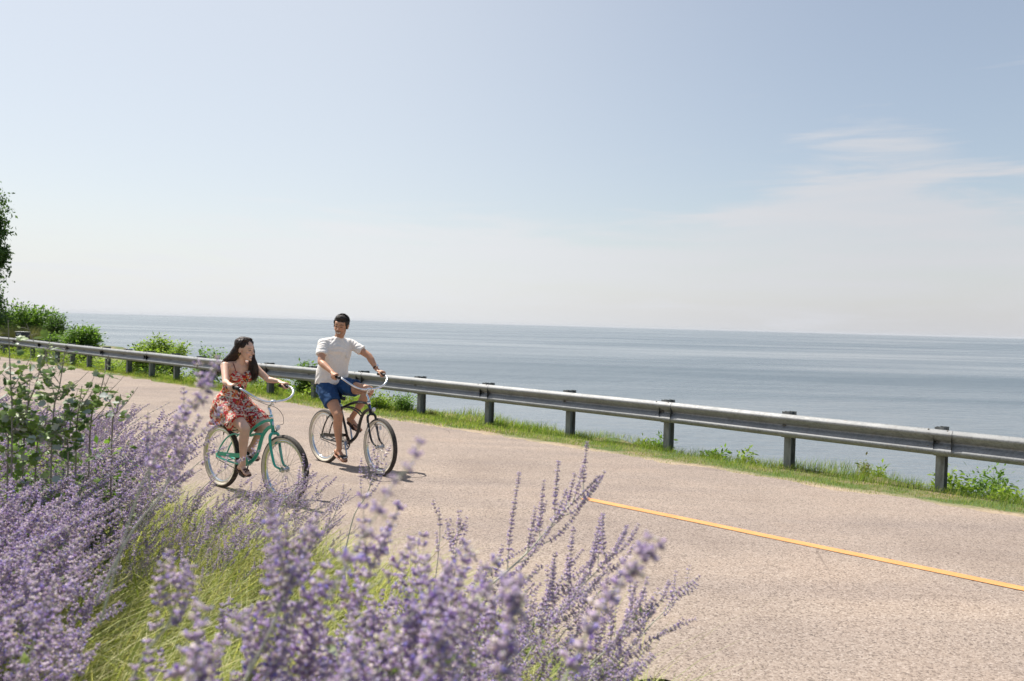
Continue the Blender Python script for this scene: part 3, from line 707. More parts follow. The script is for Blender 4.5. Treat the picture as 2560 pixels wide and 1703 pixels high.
def add_foot(mb, ankle, heel, ball, toe, k=1.0, side=1):
    f = (toe-heel).normalized(); s = Vector((0,1,0)); s = (s-f*s.dot(f)).normalized(); u = f.cross(s); u = u if u.z > 0 else -u
    H = heel+u*.030*k
    mb.ell(H, (.036*k,.029*k,.030*k), Matrix((f,s,u)).transposed(), 14, 10)
    mb.loft([(H, u*.028*k, s*.027*k), (H.lerp(ball,.35)+u*.026*k, u*.036*k, s*.029*k), (H.lerp(ball,.7)+u*.018*k, u*.026*k, s*.036*k), (ball+u*.016*k, u*.016*k, s*.043*k), (ball+f*.02*k+u*.012*k, u*.011*k, s*.041*k)], 18)
    mb.chain([(ankle,.036*k),(H+f*.035*k+u*.022*k,.030*k)], 14)
    mb.ell(ankle+s*.028*k, (.014*k,.010*k,.014*k)); mb.ell(ankle-s*.028*k, (.014*k,.010*k,.014*k))
    for i in range(5):                                   # big toe on the inner side
        o = side*(-.033+.0175*i); ln = (.052,.047,.041,.035,.028)[i]; r = (.0125,.009,.0085,.008,.0078)[i]*k
        mb.chain([(ball+f*.006*k-s*o*k+u*.012*k, r*1.1),(ball+f*(.006+ln*.55)*k-s*o*k+u*.012*k, r),(ball+f*(.006+ln)*k-s*o*k+u*.007*k, r*.92)], 10)
    return f, s, u
def sandal(parent, heel, toe, f, s, u, col, strap, k=1.0, name='sandal', bow=False, side=1):
    mb = MB(); n = 22; ln = (toe-heel).length+.015*k; rows = []; base = heel-f*.012*k
    for i in range(n+1):
        t = i/n; wdt = (.034+.012*math.sin(min(t,1)*math.pi*.9)+.007*t)*math.sqrt(max(.03,1-max(0,(t-.82)/.19)**2))*math.sqrt(max(.05, min(1,(t+.02)/.12)))
        rows.append((base+f*ln*t-u*.004*k, u*.008*k, s*wdt*k))
    mb.loft(rows, 14, 0, 4)
    root = mb.build(name, [col], parent, True, 50)
    mb = MB(); tp = base+f*ln*.80+u*.022*k+s*side*.010*k
    if bow:
        for o1, o2, t1 in ((.036,-.040,.62),(-.036,.042,.62),(.040,-.040,.78)):
            mb.tube(spline([base+f*ln*(t1-.14)+s*o1*k+u*.006*k, base+f*ln*(t1-.06)+s*(o1*.5)*k+u*.048*k, base+f*ln*t1+s*(o2*.4)*k+u*.044*k, base+f*ln*(t1+.03)+s*o2*k+u*.004*k],5), .0075*k, 8)
        mb.tube(spline([base+f*.02*k+s*.032*k+u*.01*k, base-f*.002*k+s*.0+u*.052*k, base+f*.02*k-s*.032*k+u*.01*k],6), .006*k, 8)
    else:
        for o in (1,-1): mb.tube(spline([base+f*ln*.46+s*o*.036*k+u*.004*k, base+f*ln*.56+s*o*.032*k+u*.038*k, base+f*ln*.70+s*(o*.014+side*.006)*k+u*.036*k, tp],5), [.0065*k]*15+[.004*k], 8)
        mb.tube([tp, tp-u*.02*k], .0035*k, 8)
    mb.build('strap', strap, root)
def cloth_disp(me, fn):
    V, Nn = get_vn(me); d = np.array([fn(Vector(p), Vector(n_)) for p, n_ in zip(V, Nn)], np.float32); set_v(me, V+Nn*d[:,None])
def soften(me, T, mask):
    E_ = np.empty(len(me.edges)*2, np.int32); me.edges.foreach_get('vertices', E_); E_ = E_.reshape(-1,2); E_ = E_[mask[E_[:,0]]&mask[E_[:,1]]]
    for it in range(2):
        S_ = np.zeros_like(T); n_ = np.zeros(len(T)); np.add.at(S_, E_[:,0], T[E_[:,1]]); np.add.at(S_, E_[:,1], T[E_[:,0]]); np.add.at(n_, E_[:,0], 1); np.add.at(n_, E_[:,1], 1)
        k_ = n_ > 0; T[k_] = .55*T[k_]+.45*S_[k_]/n_[k_,None]
    return T
def set_tone(me, T):
    V_, _n = get_vn(me); T = soften(me, T, V_[:,2] > (1.3 if V_[:,2].max() < 1.7 else 1.5))
    a = me.color_attributes.new('tone', 'FLOAT_COLOR', 'POINT'); a.data.foreach_set('color', np.hstack([T, np.ones((len(T),1))]).astype(np.float32).ravel())
def vox_cut(me, keep):                                    # removes faces of a closed shell, keeps it open
    bm = bmesh.new(); bm.from_mesh(me); bm.verts.ensure_lookup_table()
    dl = [v for v in bm.verts if not keep(v.co)]; bmesh.ops.delete(bm, geom=dl, context='VERTS'); bm.to_mesh(me); bm.free(); me.update()
VX = .0042

# ---- the man ------------------------------------------------------------
man = empty('person', MAN_AT[0], MAN_AT[1], 'man in cream T shirt and navy shorts riding the black cruiser bicycle and smiling', 'person')
hR, hL = Vector((.12,-.098,.985)), Vector((.14,.098,.995)); kR, kL = Vector((.452,-.135,.662)), Vector((.690,.145,.965)); aR, aL = Vector((.462,-.112,.248)), Vector((.400,.120,.620))
sR, sL = Vector((.190,-.188,1.520)), Vector((.252,.188,1.522)); eR, eL = Vector((.305,-.295,1.300)), Vector((.470,.300,1.378))
gR, gL = grip_m[-1], grip_m[1]
wR, wL = gR[1].lerp(gR[0],.25)+Vector((-.050,.012,.052)), gL[1].lerp(gL[0],.25)+Vector((-.050,-.006,.060))
headc = Vector((.300,-.005,1.750)); Am = head_axes(R(-56), R(10), R(-7)); KM = 1.06
def body_torso(mb, man_, shrink=0.0):
    if man_:
        rows = [((.09,0,.93),.105,.165),((.105,0,1.00),.118,.172),((.12,0,1.08),.112,.158),((.14,0,1.17),.108,.150),((.165,0,1.28),.112,.160),((.195,0,1.39),.120,.178),((.212,0,1.47),.112,.186),((.222,0,1.535),.082,.160),((.232,0,1.575),.058,.088),((.245,-.002,1.62),.052,.056)]
    else:
        rows = [((.13,0,.86),.095,.155),((.15,0,.92),.112,.170),((.175,0,.99),.100,.150),((.20,0,1.06),.082,.118),((.225,0,1.12),.080,.116),((.255,0,1.19),.088,.128),((.275,0,1.25),.086,.138),((.290,0,1.30),.074,.142),((.300,0,1.335),.056,.118),((.312,0,1.362),.044,.062),((.330,0,1.40),.040,.043)]
    mb.loft([(Vector(c), Vector((a-shrink,0,0)), Vector((0,b-shrink,0))) for c, a, b in rows], 28, 0, 2.25)
def limbs(mb, man_, S, E, W, gr, out, kk):
    if man_:
        mb.chain([(S,.049),(S.lerp(E,.35),.050),(S.lerp(E,.7),.046),(E,.041),(E.lerp(W,.28),.043),(E.lerp(W,.6),.034),(W,.026)], 16)
    else:
        mb.chain([(S,.044),(S.lerp(E,.4),.037),(E,.031),(E.lerp(W,.3),.031),(E.lerp(W,.65),.025),(W,.020)], 16)
    add_hand(mb, gr, out, W, kk)
def leg(mb, man_, H, K, A_):
    sh = (A_-K); back = Vector((-.75,0,-.1)) if abs(sh.x) < .2 else Vector((-.6,0,-.6)); back.normalize()
    if man_: mb.chain([(H,.098),(H.lerp(K,.35),.088),(H.lerp(K,.72),.070),(K,.060),(K.lerp(A_,.12),.056),(K.lerp(A_,.32)+back*.014,.057),(K.lerp(A_,.55)+back*.008,.047),(K.lerp(A_,.82),.034),(A_,.034)], 18)
    else: mb.chain([(H,.096),(H.lerp(K,.35),.084),(H.lerp(K,.72),.064),(K,.052),(K.lerp(A_,.12),.048),(K.lerp(A_,.32)+back*.012,.049),(K.lerp(A_,.55)+back*.007,.040),(K.lerp(A_,.84),.029),(A_,.030)], 18)
    mb.ell(K+(K-H.lerp(A_,.5)).normalized()*(.018 if man_ else .014), (.036,.036,.038) if man_ else (.032,.032,.034))
mb = MB(); body_torso(mb, True, .016)
mb.chain([(Vector((.235,0,1.56)),.062),(Vector((.262,-.002,1.62)),.057),(headc+Am@Vector((-.02,0,-.06)),.058)], 18)
for s_ in (1,-1): mb.chain([(Vector((.235,s_*.05,1.575)),.026),(Vector((.215,s_*.14,1.530)),.034)], 12)
limbs(mb, True, sR, eR, wR, gR, Vector((0,-1,0)), 1.0); limbs(mb, True, sL, eL, wL, gL, Vector((0,1,0)), 1.0)
leg(mb, True, hR, kR, aR); leg(mb, True, hL, kL, aL)
heR, baR, toR = Vector((.405,-.118,.180)), Vector((.560,-.124,.135)), Vector((.620,-.126,.118))
heL, baL, toL = Vector((.318,.122,.548)), Vector((.480,.130,.478)), Vector((.545,.134,.450))
pR = BBm+Vector((math.cos(thm)*.168,-.12,math.sin(thm)*.168)); pL = BBm-Vector((math.cos(thm)*.168,-.12,math.sin(thm)*.168))
footR = add_foot(mb, aR, heR, baR, toR, 1.0, -1); footL = add_foot(mb, aL, heL, baL, toL, 1.0, 1)
add_head(mb, headc, Am, KM, False)
me = remeshed(mb, VX, 4); V, Nn = get_vn(me); V = sculpt_head(V, headc, Am, KM); set_v(me, V)
SK = (.58,.31,.19); T = np.tile(np.array(SK), (len(V),1)); T[V[:,2] < .5] *= .93
T = paint_head(V, Nn, T, headc, Am, KM, False, SK); set_tone(me, T); link_mesh('body', me, skin_m, man)
# shirt
q = NT('cream_jersey'); co = q.coord(); q.set(Base_Color=q.ramp(q.noise(co,40,4),[(.3,(.82,.77,.71)),(.7,(.88,.83,.78))]), Roughness=.9)
wv = q.noise(co, 9, 4, .55, .8); q.bump(q.math('ADD', q.math('MULTIPLY', wv, 1.0), q.math('MULTIPLY', q.noise(co,300,2), .06)), .5, .03); shirt_mat = q.m
mb = MB()
rows = [((.085,0,1.015),.150,.208),((.10,0,1.04),.152,.212),((.115,0,1.12),.150,.208),((.14,0,1.22),.148,.202),((.168,0,1.33),.142,.200),((.197,0,1.43),.138,.203),((.214,0,1.49),.118,.194),((.224,0,1.535),.092,.165),((.232,0,1.570),.074,.110),((.240,0,1.592),.068,.078),((.245,0,1.604),.062,.070)]
mb.loft([(Vector(c), Vector((a,0,0)), Vector((0,b,0))) for c, a, b in rows], 32, 0, 2.2)
for S, E in ((sR,eR),(sL,eL)):
    d_ = (E-S).normalized(); h_ = S+d_*(E-S).length*.60; u_ = d_.orthogonal().normalized(); v_ = d_.cross(u_)
    mb.loft([(S-d_*.04, u_*.050, v_*.050),(S, u_*.062, v_*.062),(S.lerp(h_,.5), u_*.062, v_*.062),(h_, u_*.067, v_*.067)], 24)
    mb.chain([(S,.060),(Vector((.21,S.y*.62,1.540)),.052),(Vector((.230,S.y*.34,1.568)),.040)], 18)
me = remeshed(mb, .006, 14)
def shirt_f(p, n_):
    d = 0.0
    for S in (sR, sL):
        r_ = (p-(S+Vector((.06,-.05*(1 if S.y > 0 else -1),-.06)))); D = r_.length
        ang_ = math.atan2(r_.z, r_.x+abs(r_.y)*.7); d += .0026*math.sin(ang_*15+noise.noise(p*9)*3)*math.exp(-(D/.20)**2)*min(1,D/.05)
    d += .013*noise.noise(Vector((p.x*7+p.z*5, p.y*7, p.z*6+p.x*4)))+.006*noise.noise(Vector((p.x*18+p.z*9, p.y*16, p.z*14)))
    if p.z < 1.16: d += .007*math.sin((p.z-.8*p.x)*85+noise.noise(p*6)*4)*max(0,(1.16-p.z)/.16)
    return d
cloth_disp(me, shirt_f); link_mesh('t_shirt', me, shirt_mat, man)
mb = MB(); pc = Vector((.318,.098,1.385)); A_ = Matrix.Rotation(R(22),3,'Z')@Matrix.Rotation(R(-14),3,'Y')
pc = pc+Vector((-.004,-.010,0)); mb.box(pc, (.004,.064,.080), A_, 0, .0015); mb.tube([pc+A_@Vector((.002,-.032,.040)), pc+A_@Vector((.002,.032,.040))], .003, 6); mb.build('chest_pocket', shirt_mat, man, True, 50)
# shorts
q = NT('navy_twill'); co = q.coord(); q.set(Base_Color=q.ramp(q.noise(co,25,4),[(.3,(.008,.045,.13)),(.7,(.014,.070,.19))]), Roughness=.85); q.bump(q.noise(co,11,4,.5,.6), .45, .02); navy = q.m
mb = MB(); mb.loft([(Vector(c), Vector((a,0,0)), Vector((0,b,0))) for c, a, b in [((.09,0,.90),.118,.182),((.10,0,.97),.136,.194),((.11,0,1.05),.136,.190),((.118,0,1.075),.130,.182)]], 30, 0, 2.3)
for H, K, t_ in ((hR,kR,.60),(hL,kL,.56)):
    d_ = (K-H).normalized(); h_ = H.lerp(K,t_); u_ = d_.orthogonal().normalized(); v_ = d_.cross(u_)
    mb.loft([(H-d_*.04, u_*.10, v_*.10),(H, u_*.118, v_*.118),(H.lerp(h_,.5), u_*.116, v_*.114),(h_, u_*.108, v_*.106)], 26)
me = remeshed(mb, .0065, 4); cloth_disp(me, lambda p, n_: .009*noise.noise(Vector((p.x*9,p.y*9,p.z*11)))+.004*noise.noise(p*24)+.004*math.sin(p.z*60+p.x*50+noise.noise(p*7)*4)*(1 if p.z > .9 else .4)); link_mesh('shorts', me, navy, man)
# hair
q = NT('dark_hair'); co = q.coord(scale=(1,1,.25)); hn = q.noise(co, 160, 3, .6); q.set(Base_Color=q.ramp(hn,[(.35,(.010,.008,.007)),(.7,(.060,.042,.032))]), Roughness=.55); q.b.inputs['Specular IOR Level'].default_value = .3; q.bump(hn, .9, .006); hair_d = q.m
def short_hair(parent, c, A, k):
    mb = MB(); P = lambda x,y,z: c+A@(Vector((x,y,z))*k)
    mb.ell(P(-.018,0,.046), (.101*k,.084*k,.088*k), A, 30, 20); mb.ell(P(.035,0,.098), (.055*k,.060*k,.036*k), A, 20, 12); mb.ell(P(-.050,0,.010), (.064*k,.079*k,.075*k), A, 20, 12)
    for s in (1,-1): mb.ell(P(.018,s*.072,.038), (.034*k,.012*k,.040*k), A, 12, 8); mb.ell(P(.022,s*.074,.0), (.012*k,.007*k,.028*k), A, 12, 8)
    me = remeshed(mb, .0038, 3); Ai = A.inverted()
    def f(p, n_):
        l = Ai@(p-c); return .006*noise.noise(Vector((l.x*38, l.y*70, l.z*38)))+.004*noise.noise(l*130)
    cloth_disp(me, f); link_mesh('hair', me, hair_d, parent)
    mb = MB(); rn = random.Random(3)                      # short tufts break up the outline
    for i in range(1800):
        th_ = rn.uniform(0, 2*math.pi); ph = rn.uniform(.1, 1.45); d = Vector((math.cos(th_)*math.cos(ph), math.sin(th_)*math.cos(ph), math.sin(ph)))
        if d.x > .55 and d.z < .62: continue
        b = Vector((-.018,0,.046))+Vector((d.x*.099,d.y*.082,d.z*.086)); sw = Vector((rn.uniform(.3,1.3), rn.uniform(-.7,.7), rn.uniform(-.1,.3))); t_ = (d*.6+sw*.6).normalized(); e_ = b+t_*rn.uniform(.008,.019)
        wv_ = t_.cross(d).normalized()*.0016 if t_.cross(d).length > .1 else Vector((0,.0016,0))
        mb.add([P(*(b-wv_)), P(*(b+wv_)), P(*e_)], [(0,1,2)])
    mb.build('hair_tufts', hair_d, parent)
short_hair(man, headc, Am, KM)
leather = simple('tan_leather', (.30,.13,.07), .6, 0, .2); dkleather = simple('dark_leather', (.085,.04,.03), .55, 0, .2)
sandal(man, heR-footR[2]*.004, toR, *footR, leather, dkleather, 1.0, side=1); sandal(man, heL-footL[2]*.004, toL, *footL, dkleather, dkleather, 1.0, side=-1)
mb = MB(); wc = wL.lerp(eL, .14); wd_ = (eL-wL).normalized(); mb.tube([wc-wd_*.010, wc-wd_*.009, wc+wd_*.009, wc+wd_*.010], [.030,.033,.033,.030], 20); wt = mb.build('watch', dkleather, man)
mb = MB(); un = Vector((0,0,1)); un = (un-wd_*un.dot(wd_)).normalized(); mb.tube([wc+un*.028, wc+un*.042], .019, 18); mb.build('watch_face', chrome, wt, True, 40)

# ---- the woman ----------------------------------------------------------
woman = empty('person', WOM_AT[0], WOM_AT[1], 'woman with long dark hair in a short red floral dress riding the mint green bicycle', 'person')
hR, hL = Vector((.175,-.088,.900)), Vector((.175,.088,.905)); kR, kL = Vector((.606,-.112,.700)), Vector((.575,.138,.705)); aR, aL = Vector((.572,-.110,.325)), Vector((.365,.112,.450))
sR, sL = Vector((.285,-.158,1.318)), Vector((.330,.158,1.305)); eR, eL = Vector((.455,-.248,1.165)), Vector((.455,.250,1.172))
gR, gL = grip_w[-1], grip_w[1]
wR, wL = gR[1].lerp(gR[0],.3)+Vector((-.052,.010,.042)), gL[1].lerp(gL[0],.3)+Vector((-.048,-.006,.046))
headw = Vector((.392,0,1.496)); Aw = head_axes(R(27), R(8), R(4)); KW = .96
mb = MB(); body_torso(mb, False, .004)
mb.chain([(Vector((.315,0,1.35)),.047),(Vector((.345,.002,1.41)),.043),(headw+Aw@Vector((-.03,0,-.05)),.045)], 18)
for s_ in (1,-1):
    mb.chain([(Vector((.305,s_*.05,1.348)),.024),(Vector((.300,s_*.12,1.335)),.030)], 12); mb.ell(Vector((.345,s_*.062,1.205)), (.052,.056,.055))
limbs(mb, False, sR, eR, wR, gR, Vector((0,-1,0)), .88); limbs(mb, False, sL, eL, wL, gL, Vector((0,1,0)), .88)
leg(mb, False, hR, kR, aR); leg(mb, False, hL, kL, aL)
heR, baR, toR = Vector((.520,-.112,.268)), Vector((.655,-.118,.250)), Vector((.712,-.120,.243))
heL, baL, toL = Vector((.300,.116,.405)), Vector((.425,.122,.360)), Vector((.480,.124,.338))
footR = add_foot(mb, aR, heR, baR, toR, .88, -1); footL = add_foot(mb, aL, heL, baL, toL, .88, 1)
add_head(mb, headw, Aw, KW, True)
me = remeshed(mb, .0038, 4); V, Nn = get_vn(me); V = sculpt_head(V, headw, Aw, KW); set_v(me, V)
SW = (.76,.48,.35); T = np.tile(np.array(SW), (len(V),1))
T = paint_head(V, Nn, T, headw, Aw, KW, True, SW); set_tone(me, T); link_mesh('body', me, skin_w, woman)
# dress
q = NT('floral_cotton'); co = q.coord(); wpd = q.N('ShaderNodeMapping', {'Scale':(1,1,1)}); q.l.new(co, wpd.inputs[0])
nzc = q.noise(co, 14, 2, .5, 0, 'Color'); dist_ = q.mix(.12, co, nzc)
v1 = q.vor(dist_, 23, 'Color'); v1d = q.vor(dist_, 23, 'Distance'); sc_ = q.N('ShaderNodeSeparateColor'); q.l.new(v1, sc_.inputs[0])
pal = q.ramp(sc_.outputs[0], [(0,(.40,.012,.02)),(.20,(.72,.04,.035)),(.34,(.80,.28,.06)),(.46,(.84,.74,.60)),(.60,(.60,.02,.05)),(.70,(.86,.62,.44)),(.84,(.06,.13,.05)),(.90,(.80,.09,.05))], 'CONSTANT')
v2 = q.vor(dist_, 66, 'Color'); s2 = q.N('ShaderNodeSeparateColor'); q.l.new(v2, s2.inputs[0])
pal2 = q.ramp(s2.outputs[0], [(0,(.84,.76,.64)),(.28,(.60,.02,.025)),(.54,(.78,.30,.08)),(.64,(.32,.008,.02)),(.80,(.05,.11,.06)),(.88,(.84,.72,.58))], 'CONSTANT')
q.set(Base_Color=q.mix(q.ramp(v1d, [(.38,(0,0,0)),(.46,(1,1,1))]), q.mix(.22, pal, pal2), pal2), Roughness=.8); q.bump(q.noise(co, 13, 4, .55, .6), .5, .02)
tr_ = q.N('ShaderNodeBsdfTranslucent'); q.l.new(q.b.inputs['Base Color'].links[0].from_socket, tr_.inputs[0]); ms_ = q.N('ShaderNodeMixShader', {0:.15}); q.l.new(q.b.outputs[0], ms_.inputs[1]); q.l.new(tr_.outputs[0], ms_.inputs[2]); q.l.new(ms_.outputs[0], q.o.inputs[0])
floral = q.m
mb = MB()
mb.loft([(Vector(c), Vector((a,0,0)), Vector((0,b,0))) for c, a, b in [((.19,0,1.03),.098,.135),((.203,0,1.06),.092,.128),((.228,0,1.12),.092,.127),((.262,0,1.185),.100,.138),((.278,0,1.225),.088,.138)]], 30, 0, 2.25)
for s_ in (1,-1):
    mb.ell(Vector((.350,s_*.064,1.205)), (.056,.060,.058), None, 18, 12)
    mb.chain([(Vector((.375,s_*.066,1.235)),.026),(Vector((.368,s_*.085,1.262)),.013)], 10)
mb.loft([(Vector((.19,0,1.05)), Vector((.094,0,0)), Vector((0,.130,0))), (Vector((.180,0,.99)), Vector((.125,0,0)), Vector((0,.172,0))), (Vector((.165,0,.93)), Vector((.150,0,0)), Vector((0,.198,0))), (Vector((.15,0,.86)), Vector((.165,0,0)), Vector((0,.205,0)))], 30, 0, 2.2)
for H, K, t_, fl in ((hR,kR,.70,.118),(hL,kL,.80,.108)):
    d_ = (K-H).normalized(); u_ = Vector((0,0,1)); u_ = (u_-d_*u_.dot(d_)).normalized(); v_ = d_.cross(u_); h_ = H.lerp(K,t_)
    mb.loft([(H, u_*.115, v_*.118),(H.lerp(h_,.5)-u_*.012, u_*.112, v_*.118),(h_-u_*.018, u_*.104, v_*fl),(h_+d_*.014-u_*.022, u_*.106, v_*(fl+.004))], 26)
# the skirt hangs behind the saddle
mb.loft([(Vector((.115,-.01,.93)), Vector((.09,0,.02)), Vector((0,.150,0))), (Vector((.085,-.02,.85)), Vector((.075,0,.02)), Vector((0,.150,0))), (Vector((.060,-.03,.775)), Vector((.055,0,.01)), Vector((0,.145,0))), (Vector((.045,-.04,.725)), Vector((.042,0,.0)), Vector((0,.130,0)))], 24, 0, 2.3)
mb.loft([(Vector((.18,-.15,.90)), Vector((.12,0,.0)), Vector((0,.042,0))), (Vector((.18,-.165,.84)), Vector((.14,0,0)), Vector((0,.032,0))), (Vector((.18,-.170,.795)), Vector((.14,0,.03)), Vector((0,.020,0)))], 20, 0, 2.3)
me = remeshed(mb, .0052, 4)
def dress_f(p, n_):
    low_ = max(0, min(1, (1.0-p.z)/.2)); 
    return .004*noise.noise(p*22)+(.005+.010*low_)*noise.noise(Vector((p.x*16,p.y*16,p.z*4)))+low_*.007*math.sin(math.atan2(p.y,p.x-.15)*15+noise.noise(p*7)*4)+.003*math.sin(p.z*120+noise.noise(p*12)*5)*(1 if 1.0 < p.z < 1.1 else 0)
cloth_disp(me, dress_f); dr_ = link_mesh('dress', me, floral, woman)
mb = MB()
for s_ in (1,-1):
    mb.tube(spline([(.372,s_*.086,1.268),(.362,s_*.092,1.31),(.322,s_*.090,1.352),(.285,s_*.085,1.365),(.245,s_*.075,1.335),(.215,s_*.07,1.26)],6), .0042, 8)
mb.build('strap', simple('dark_strap', (.20,.03,.03), .8), dr_)
rn = random.Random(5); mb = MB()                          # ruffled hem tiers
def ruffle(path, drop, amp, wn, thick=.003):
    P_ = spline(path, 10); n_ = len(P_); rows = [[],[],[]]
    for i, p in enumerate(P_):
        t = i/(n_-1); tn = (P_[min(i+1,n_-1)]-P_[max(i-1,0)]).normalized(); o_ = tn.cross(Vector((0,0,1))).normalized()
        for j in range(3): rows[j].append(p+Vector((0,0,-drop*j/2))+o_*(amp*(j/2)*math.sin(t*wn+j*.5)+.006*noise.noise(p*30)))
    vs = rows[0]+rows[1]+rows[2]; fs = [(j*n_+i, j*n_+i+1, (j+1)*n_+i+1, (j+1)*n_+i) for j in range(2) for i in range(n_-1)]
    mb.add(vs, fs)
ruffle([(.36,-.195,.845),(.28,-.200,.820),(.2,-.198,.795),(.11,-.190,.755),(.03,-.165,.735),(.0,-.06,.725),(.005,.06,.73),(.07,.11,.76)], .050, .014, 56)
ruffle([(.46,.255,.80),(.35,.26,.80),(.2,.24,.79),(.1,.2,.78)], .05, .014, 30)
mb.build('hem_ruffle', floral, dr_)
# long hair
q = NT('brown_hair'); co = q.coord(scale=(1,1,.15)); hn = q.noise(co, 120, 3, .6); g_ = q.N('ShaderNodeNewGeometry')
q.set(Base_Color=q.mix(.5, q.ramp(hn,[(.35,(.014,.008,.006)),(.72,(.065,.034,.022))]), q.ramp(g_.outputs['Random Per Island'],[(0,(.008,.006,.006)),(.7,(.04,.02,.014)),(1,(.22,.12,.075))])), Roughness=.50); q.b.inputs['Specular IOR Level'].default_value = .35; q.bump(hn, .8, .005); hair_b = q.m
P = lambda x,y,z: headw+Aw@(Vector((x,y,z))*KW)
mb = MB(); mb.ell(P(-.022,0,.046), (.098*KW,.084*KW,.086*KW), Aw, 30, 20); mb.ell(P(-.055,0,-.01), (.062*KW,.080*KW,.085*KW), Aw, 22, 14)
mb.ell(P(.004,.045,.064), (.066*KW,.044*KW,.046*KW), Aw, 18, 12)
mb.chain([(P(.030,.070,.03),.024),(P(.045,.084,-.03),.026),(P(.040,.092,-.10),.034),(Vector((.395,.105,1.33)),.044),(Vector((.395,.110,1.27)),.040),(Vector((.390,.108,1.22)),.026),(Vector((.388,.105,1.18)),.012)], 16)
mb.chain([(P(-.06,-.02,-.02),.062),(P(-.10,-.03,-.09),.050),(Vector((.245,-.045,1.36)),.040),(Vector((.185,-.10,1.29)),.028),(Vector((.15,-.12,1.25)),.012)], 16)
mb.chain([(P(-.03,-.070,.02),.026),(P(-.075,-.080,-.05),.030),(Vector((.26,-.115,1.375)),.026),(Vector((.215,-.150,1.31)),.016)], 14)
me = remeshed(mb, .0045, 4); cloth_disp(me, lambda p, n_: .006*noise.noise(Vector((p.x*60,p.y*60,p.z*9)))+.003*noise.noise(Vector((p.x*140,p.y*140,p.z*18)))); hr = link_mesh('hair', me, hair_b, woman)
mb = MB(); rn = random.Random(9)
def strand(pts, r0):
    P_ = spline(pts, 4); n_ = len(P_); mb.tube(P_, [r0*(.5+.5*math.sin(math.pi*min(1,.25+i/n_*.75)))*(1-.75*(i/n_)**3) for i in range(n_)], 4)
for i in range(330):
    j = lambda a: rn.uniform(-a,a)
    t_ = rn.random()
    if t_ < .48:                                          # falls in front of the left shoulder
        a0 = P(rn.uniform(-.02,.05), rn.uniform(.0,.05), rn.uniform(.10,.128)); dx, dy = j(.034), j(.034)
        strand([a0, P(.030+j(.02),.078+j(.006),.045), P(.045+j(.022),.092+j(.012),-.04), Vector((.395+dx*.8,.100+dy*.8,1.36)), Vector((.395+dx*1.1,.108+dy*1.1,1.29+j(.01))), Vector((.392+dx*1.2,.110+dy*1.2,1.23+j(.02))), Vector((.388+dx*1.3,.106+dy,1.165+j(.045)))], rn.uniform(.0022,.0042))
    else:                                                 # swept back over the right shoulder by the wind
        a0 = P(rn.uniform(.0,.06), rn.uniform(-.05,.0), rn.uniform(.095,.128)); dx, dy = j(.03), j(.035)
        strand([a0, P(-.02+j(.02),-.080+j(.008),.050+j(.02)), P(-.075+j(.025),-.082+j(.014),-.035), Vector((.262+dx,-.105+dy,1.385+j(.02))), Vector((.205+dx*1.3,-.125+dy,1.315+j(.025))), Vector((.145+dx*1.8,-.145+dy*1.2,1.245+j(.04)))], rn.uniform(.0020,.0040))
mb.build('hair_strands', hair_b, woman)
mb = MB(); ec = P(-.004,-.086,-.055); mb.tube([ec+Aw@Vector((.010*math.cos(a),0,.010*math.sin(a))) for a in np.linspace(0,2*math.pi,13)[:-1]], .0015, 6, 0, True, True); mb.build('earring', simple('gold',(.7,.45,.15),.25,1), woman)
sandal(woman, heR-footR[2]*.004, toR, *footR, dkleather, dkleather, .88, bow=True, side=1); sandal(woman, heL-footL[2]*.004, toL, *footL, dkleather, dkleather, .88, bow=True, side=-1)
# ------------------------------------------------------------------ plants
def rot_mats(dirs, rng, roll=True):
    """matrices whose x column is dirs and whose other columns are random around it"""
    d = dirs/np.linalg.norm(dirs, axis=1, keepdims=True); r = rng.normal(size=d.shape); r -= d*(r*d).sum(1,keepdims=True); r /= np.linalg.norm(r,axis=1,keepdims=True)
    return np.stack([d, r, np.cross(d, r)], 2)
def inst(TV, TT, pos, M, sc):
    """copies of a template: TV (n,3) TT (m,3) -> one vertex and one triangle array"""
    n = len(TV); k = len(pos); sc = np.asarray(sc)
    if sc.ndim == 1: P = TV[None]*sc[:,None,None]
    else: P = TV[None]*sc[:,None,:]
    V = np.einsum('kij,knj->kni', M, P)+pos[:,None,:]
    T = TT[None]+(np.arange(k)*n)[:,None,None]
    return V.reshape(-1,3), T.reshape(-1,3)
def join(parts):
    Vs, Ts, Ms = [], [], []; o_ = 0
    for V, T, m in parts:
        if len(V) == 0: continue
        Vs.append(V); Ts.append(T+o_); Ms.append(np.full(len(T), m)); o_ += len(V)
    return np.concatenate(Vs), np.concatenate(Ts), np.concatenate(Ms)
def np_tube(path, r0, r1, seg=5):
    P = np.asarray(path, float); K = len(P); T = np.gradient(P, axis=0); T /= np.linalg.norm(T,axis=1,keepdims=True)+1e-9
    u = np.cross(T, [.3,.9,.1]); u /= np.linalg.norm(u,axis=1,keepdims=True)+1e-9; v = np.cross(T, u); a = np.arange(seg)*2*np.pi/seg; r = np.linspace(r0, r1, K)
    V = (P[:,None]+r[:,None,None]*(np.cos(a)[None,:,None]*u[:,None]+np.sin(a)[None,:,None]*v[:,None])).reshape(-1,3); F_ = []
    for i in range(K-1):
        for k in range(seg):
            l = (k+1) % seg; F_ += [(i*seg+k,i*seg+l,(i+1)*seg+l),(i*seg+k,(i+1)*seg+l,(i+1)*seg+k)]
    return V, np.array(F_)
LEAF = (np.array([[0,0,0],[.3,.24,.03],[.65,.22,.02],[1,0,-.06],[.65,-.22,.02],[.3,-.24,.03],[.5,0,-.03]]), np.array([[0,6,1],[1,6,2],[2,6,3],[3,6,4],[4,6,5],[5,6,0]]))
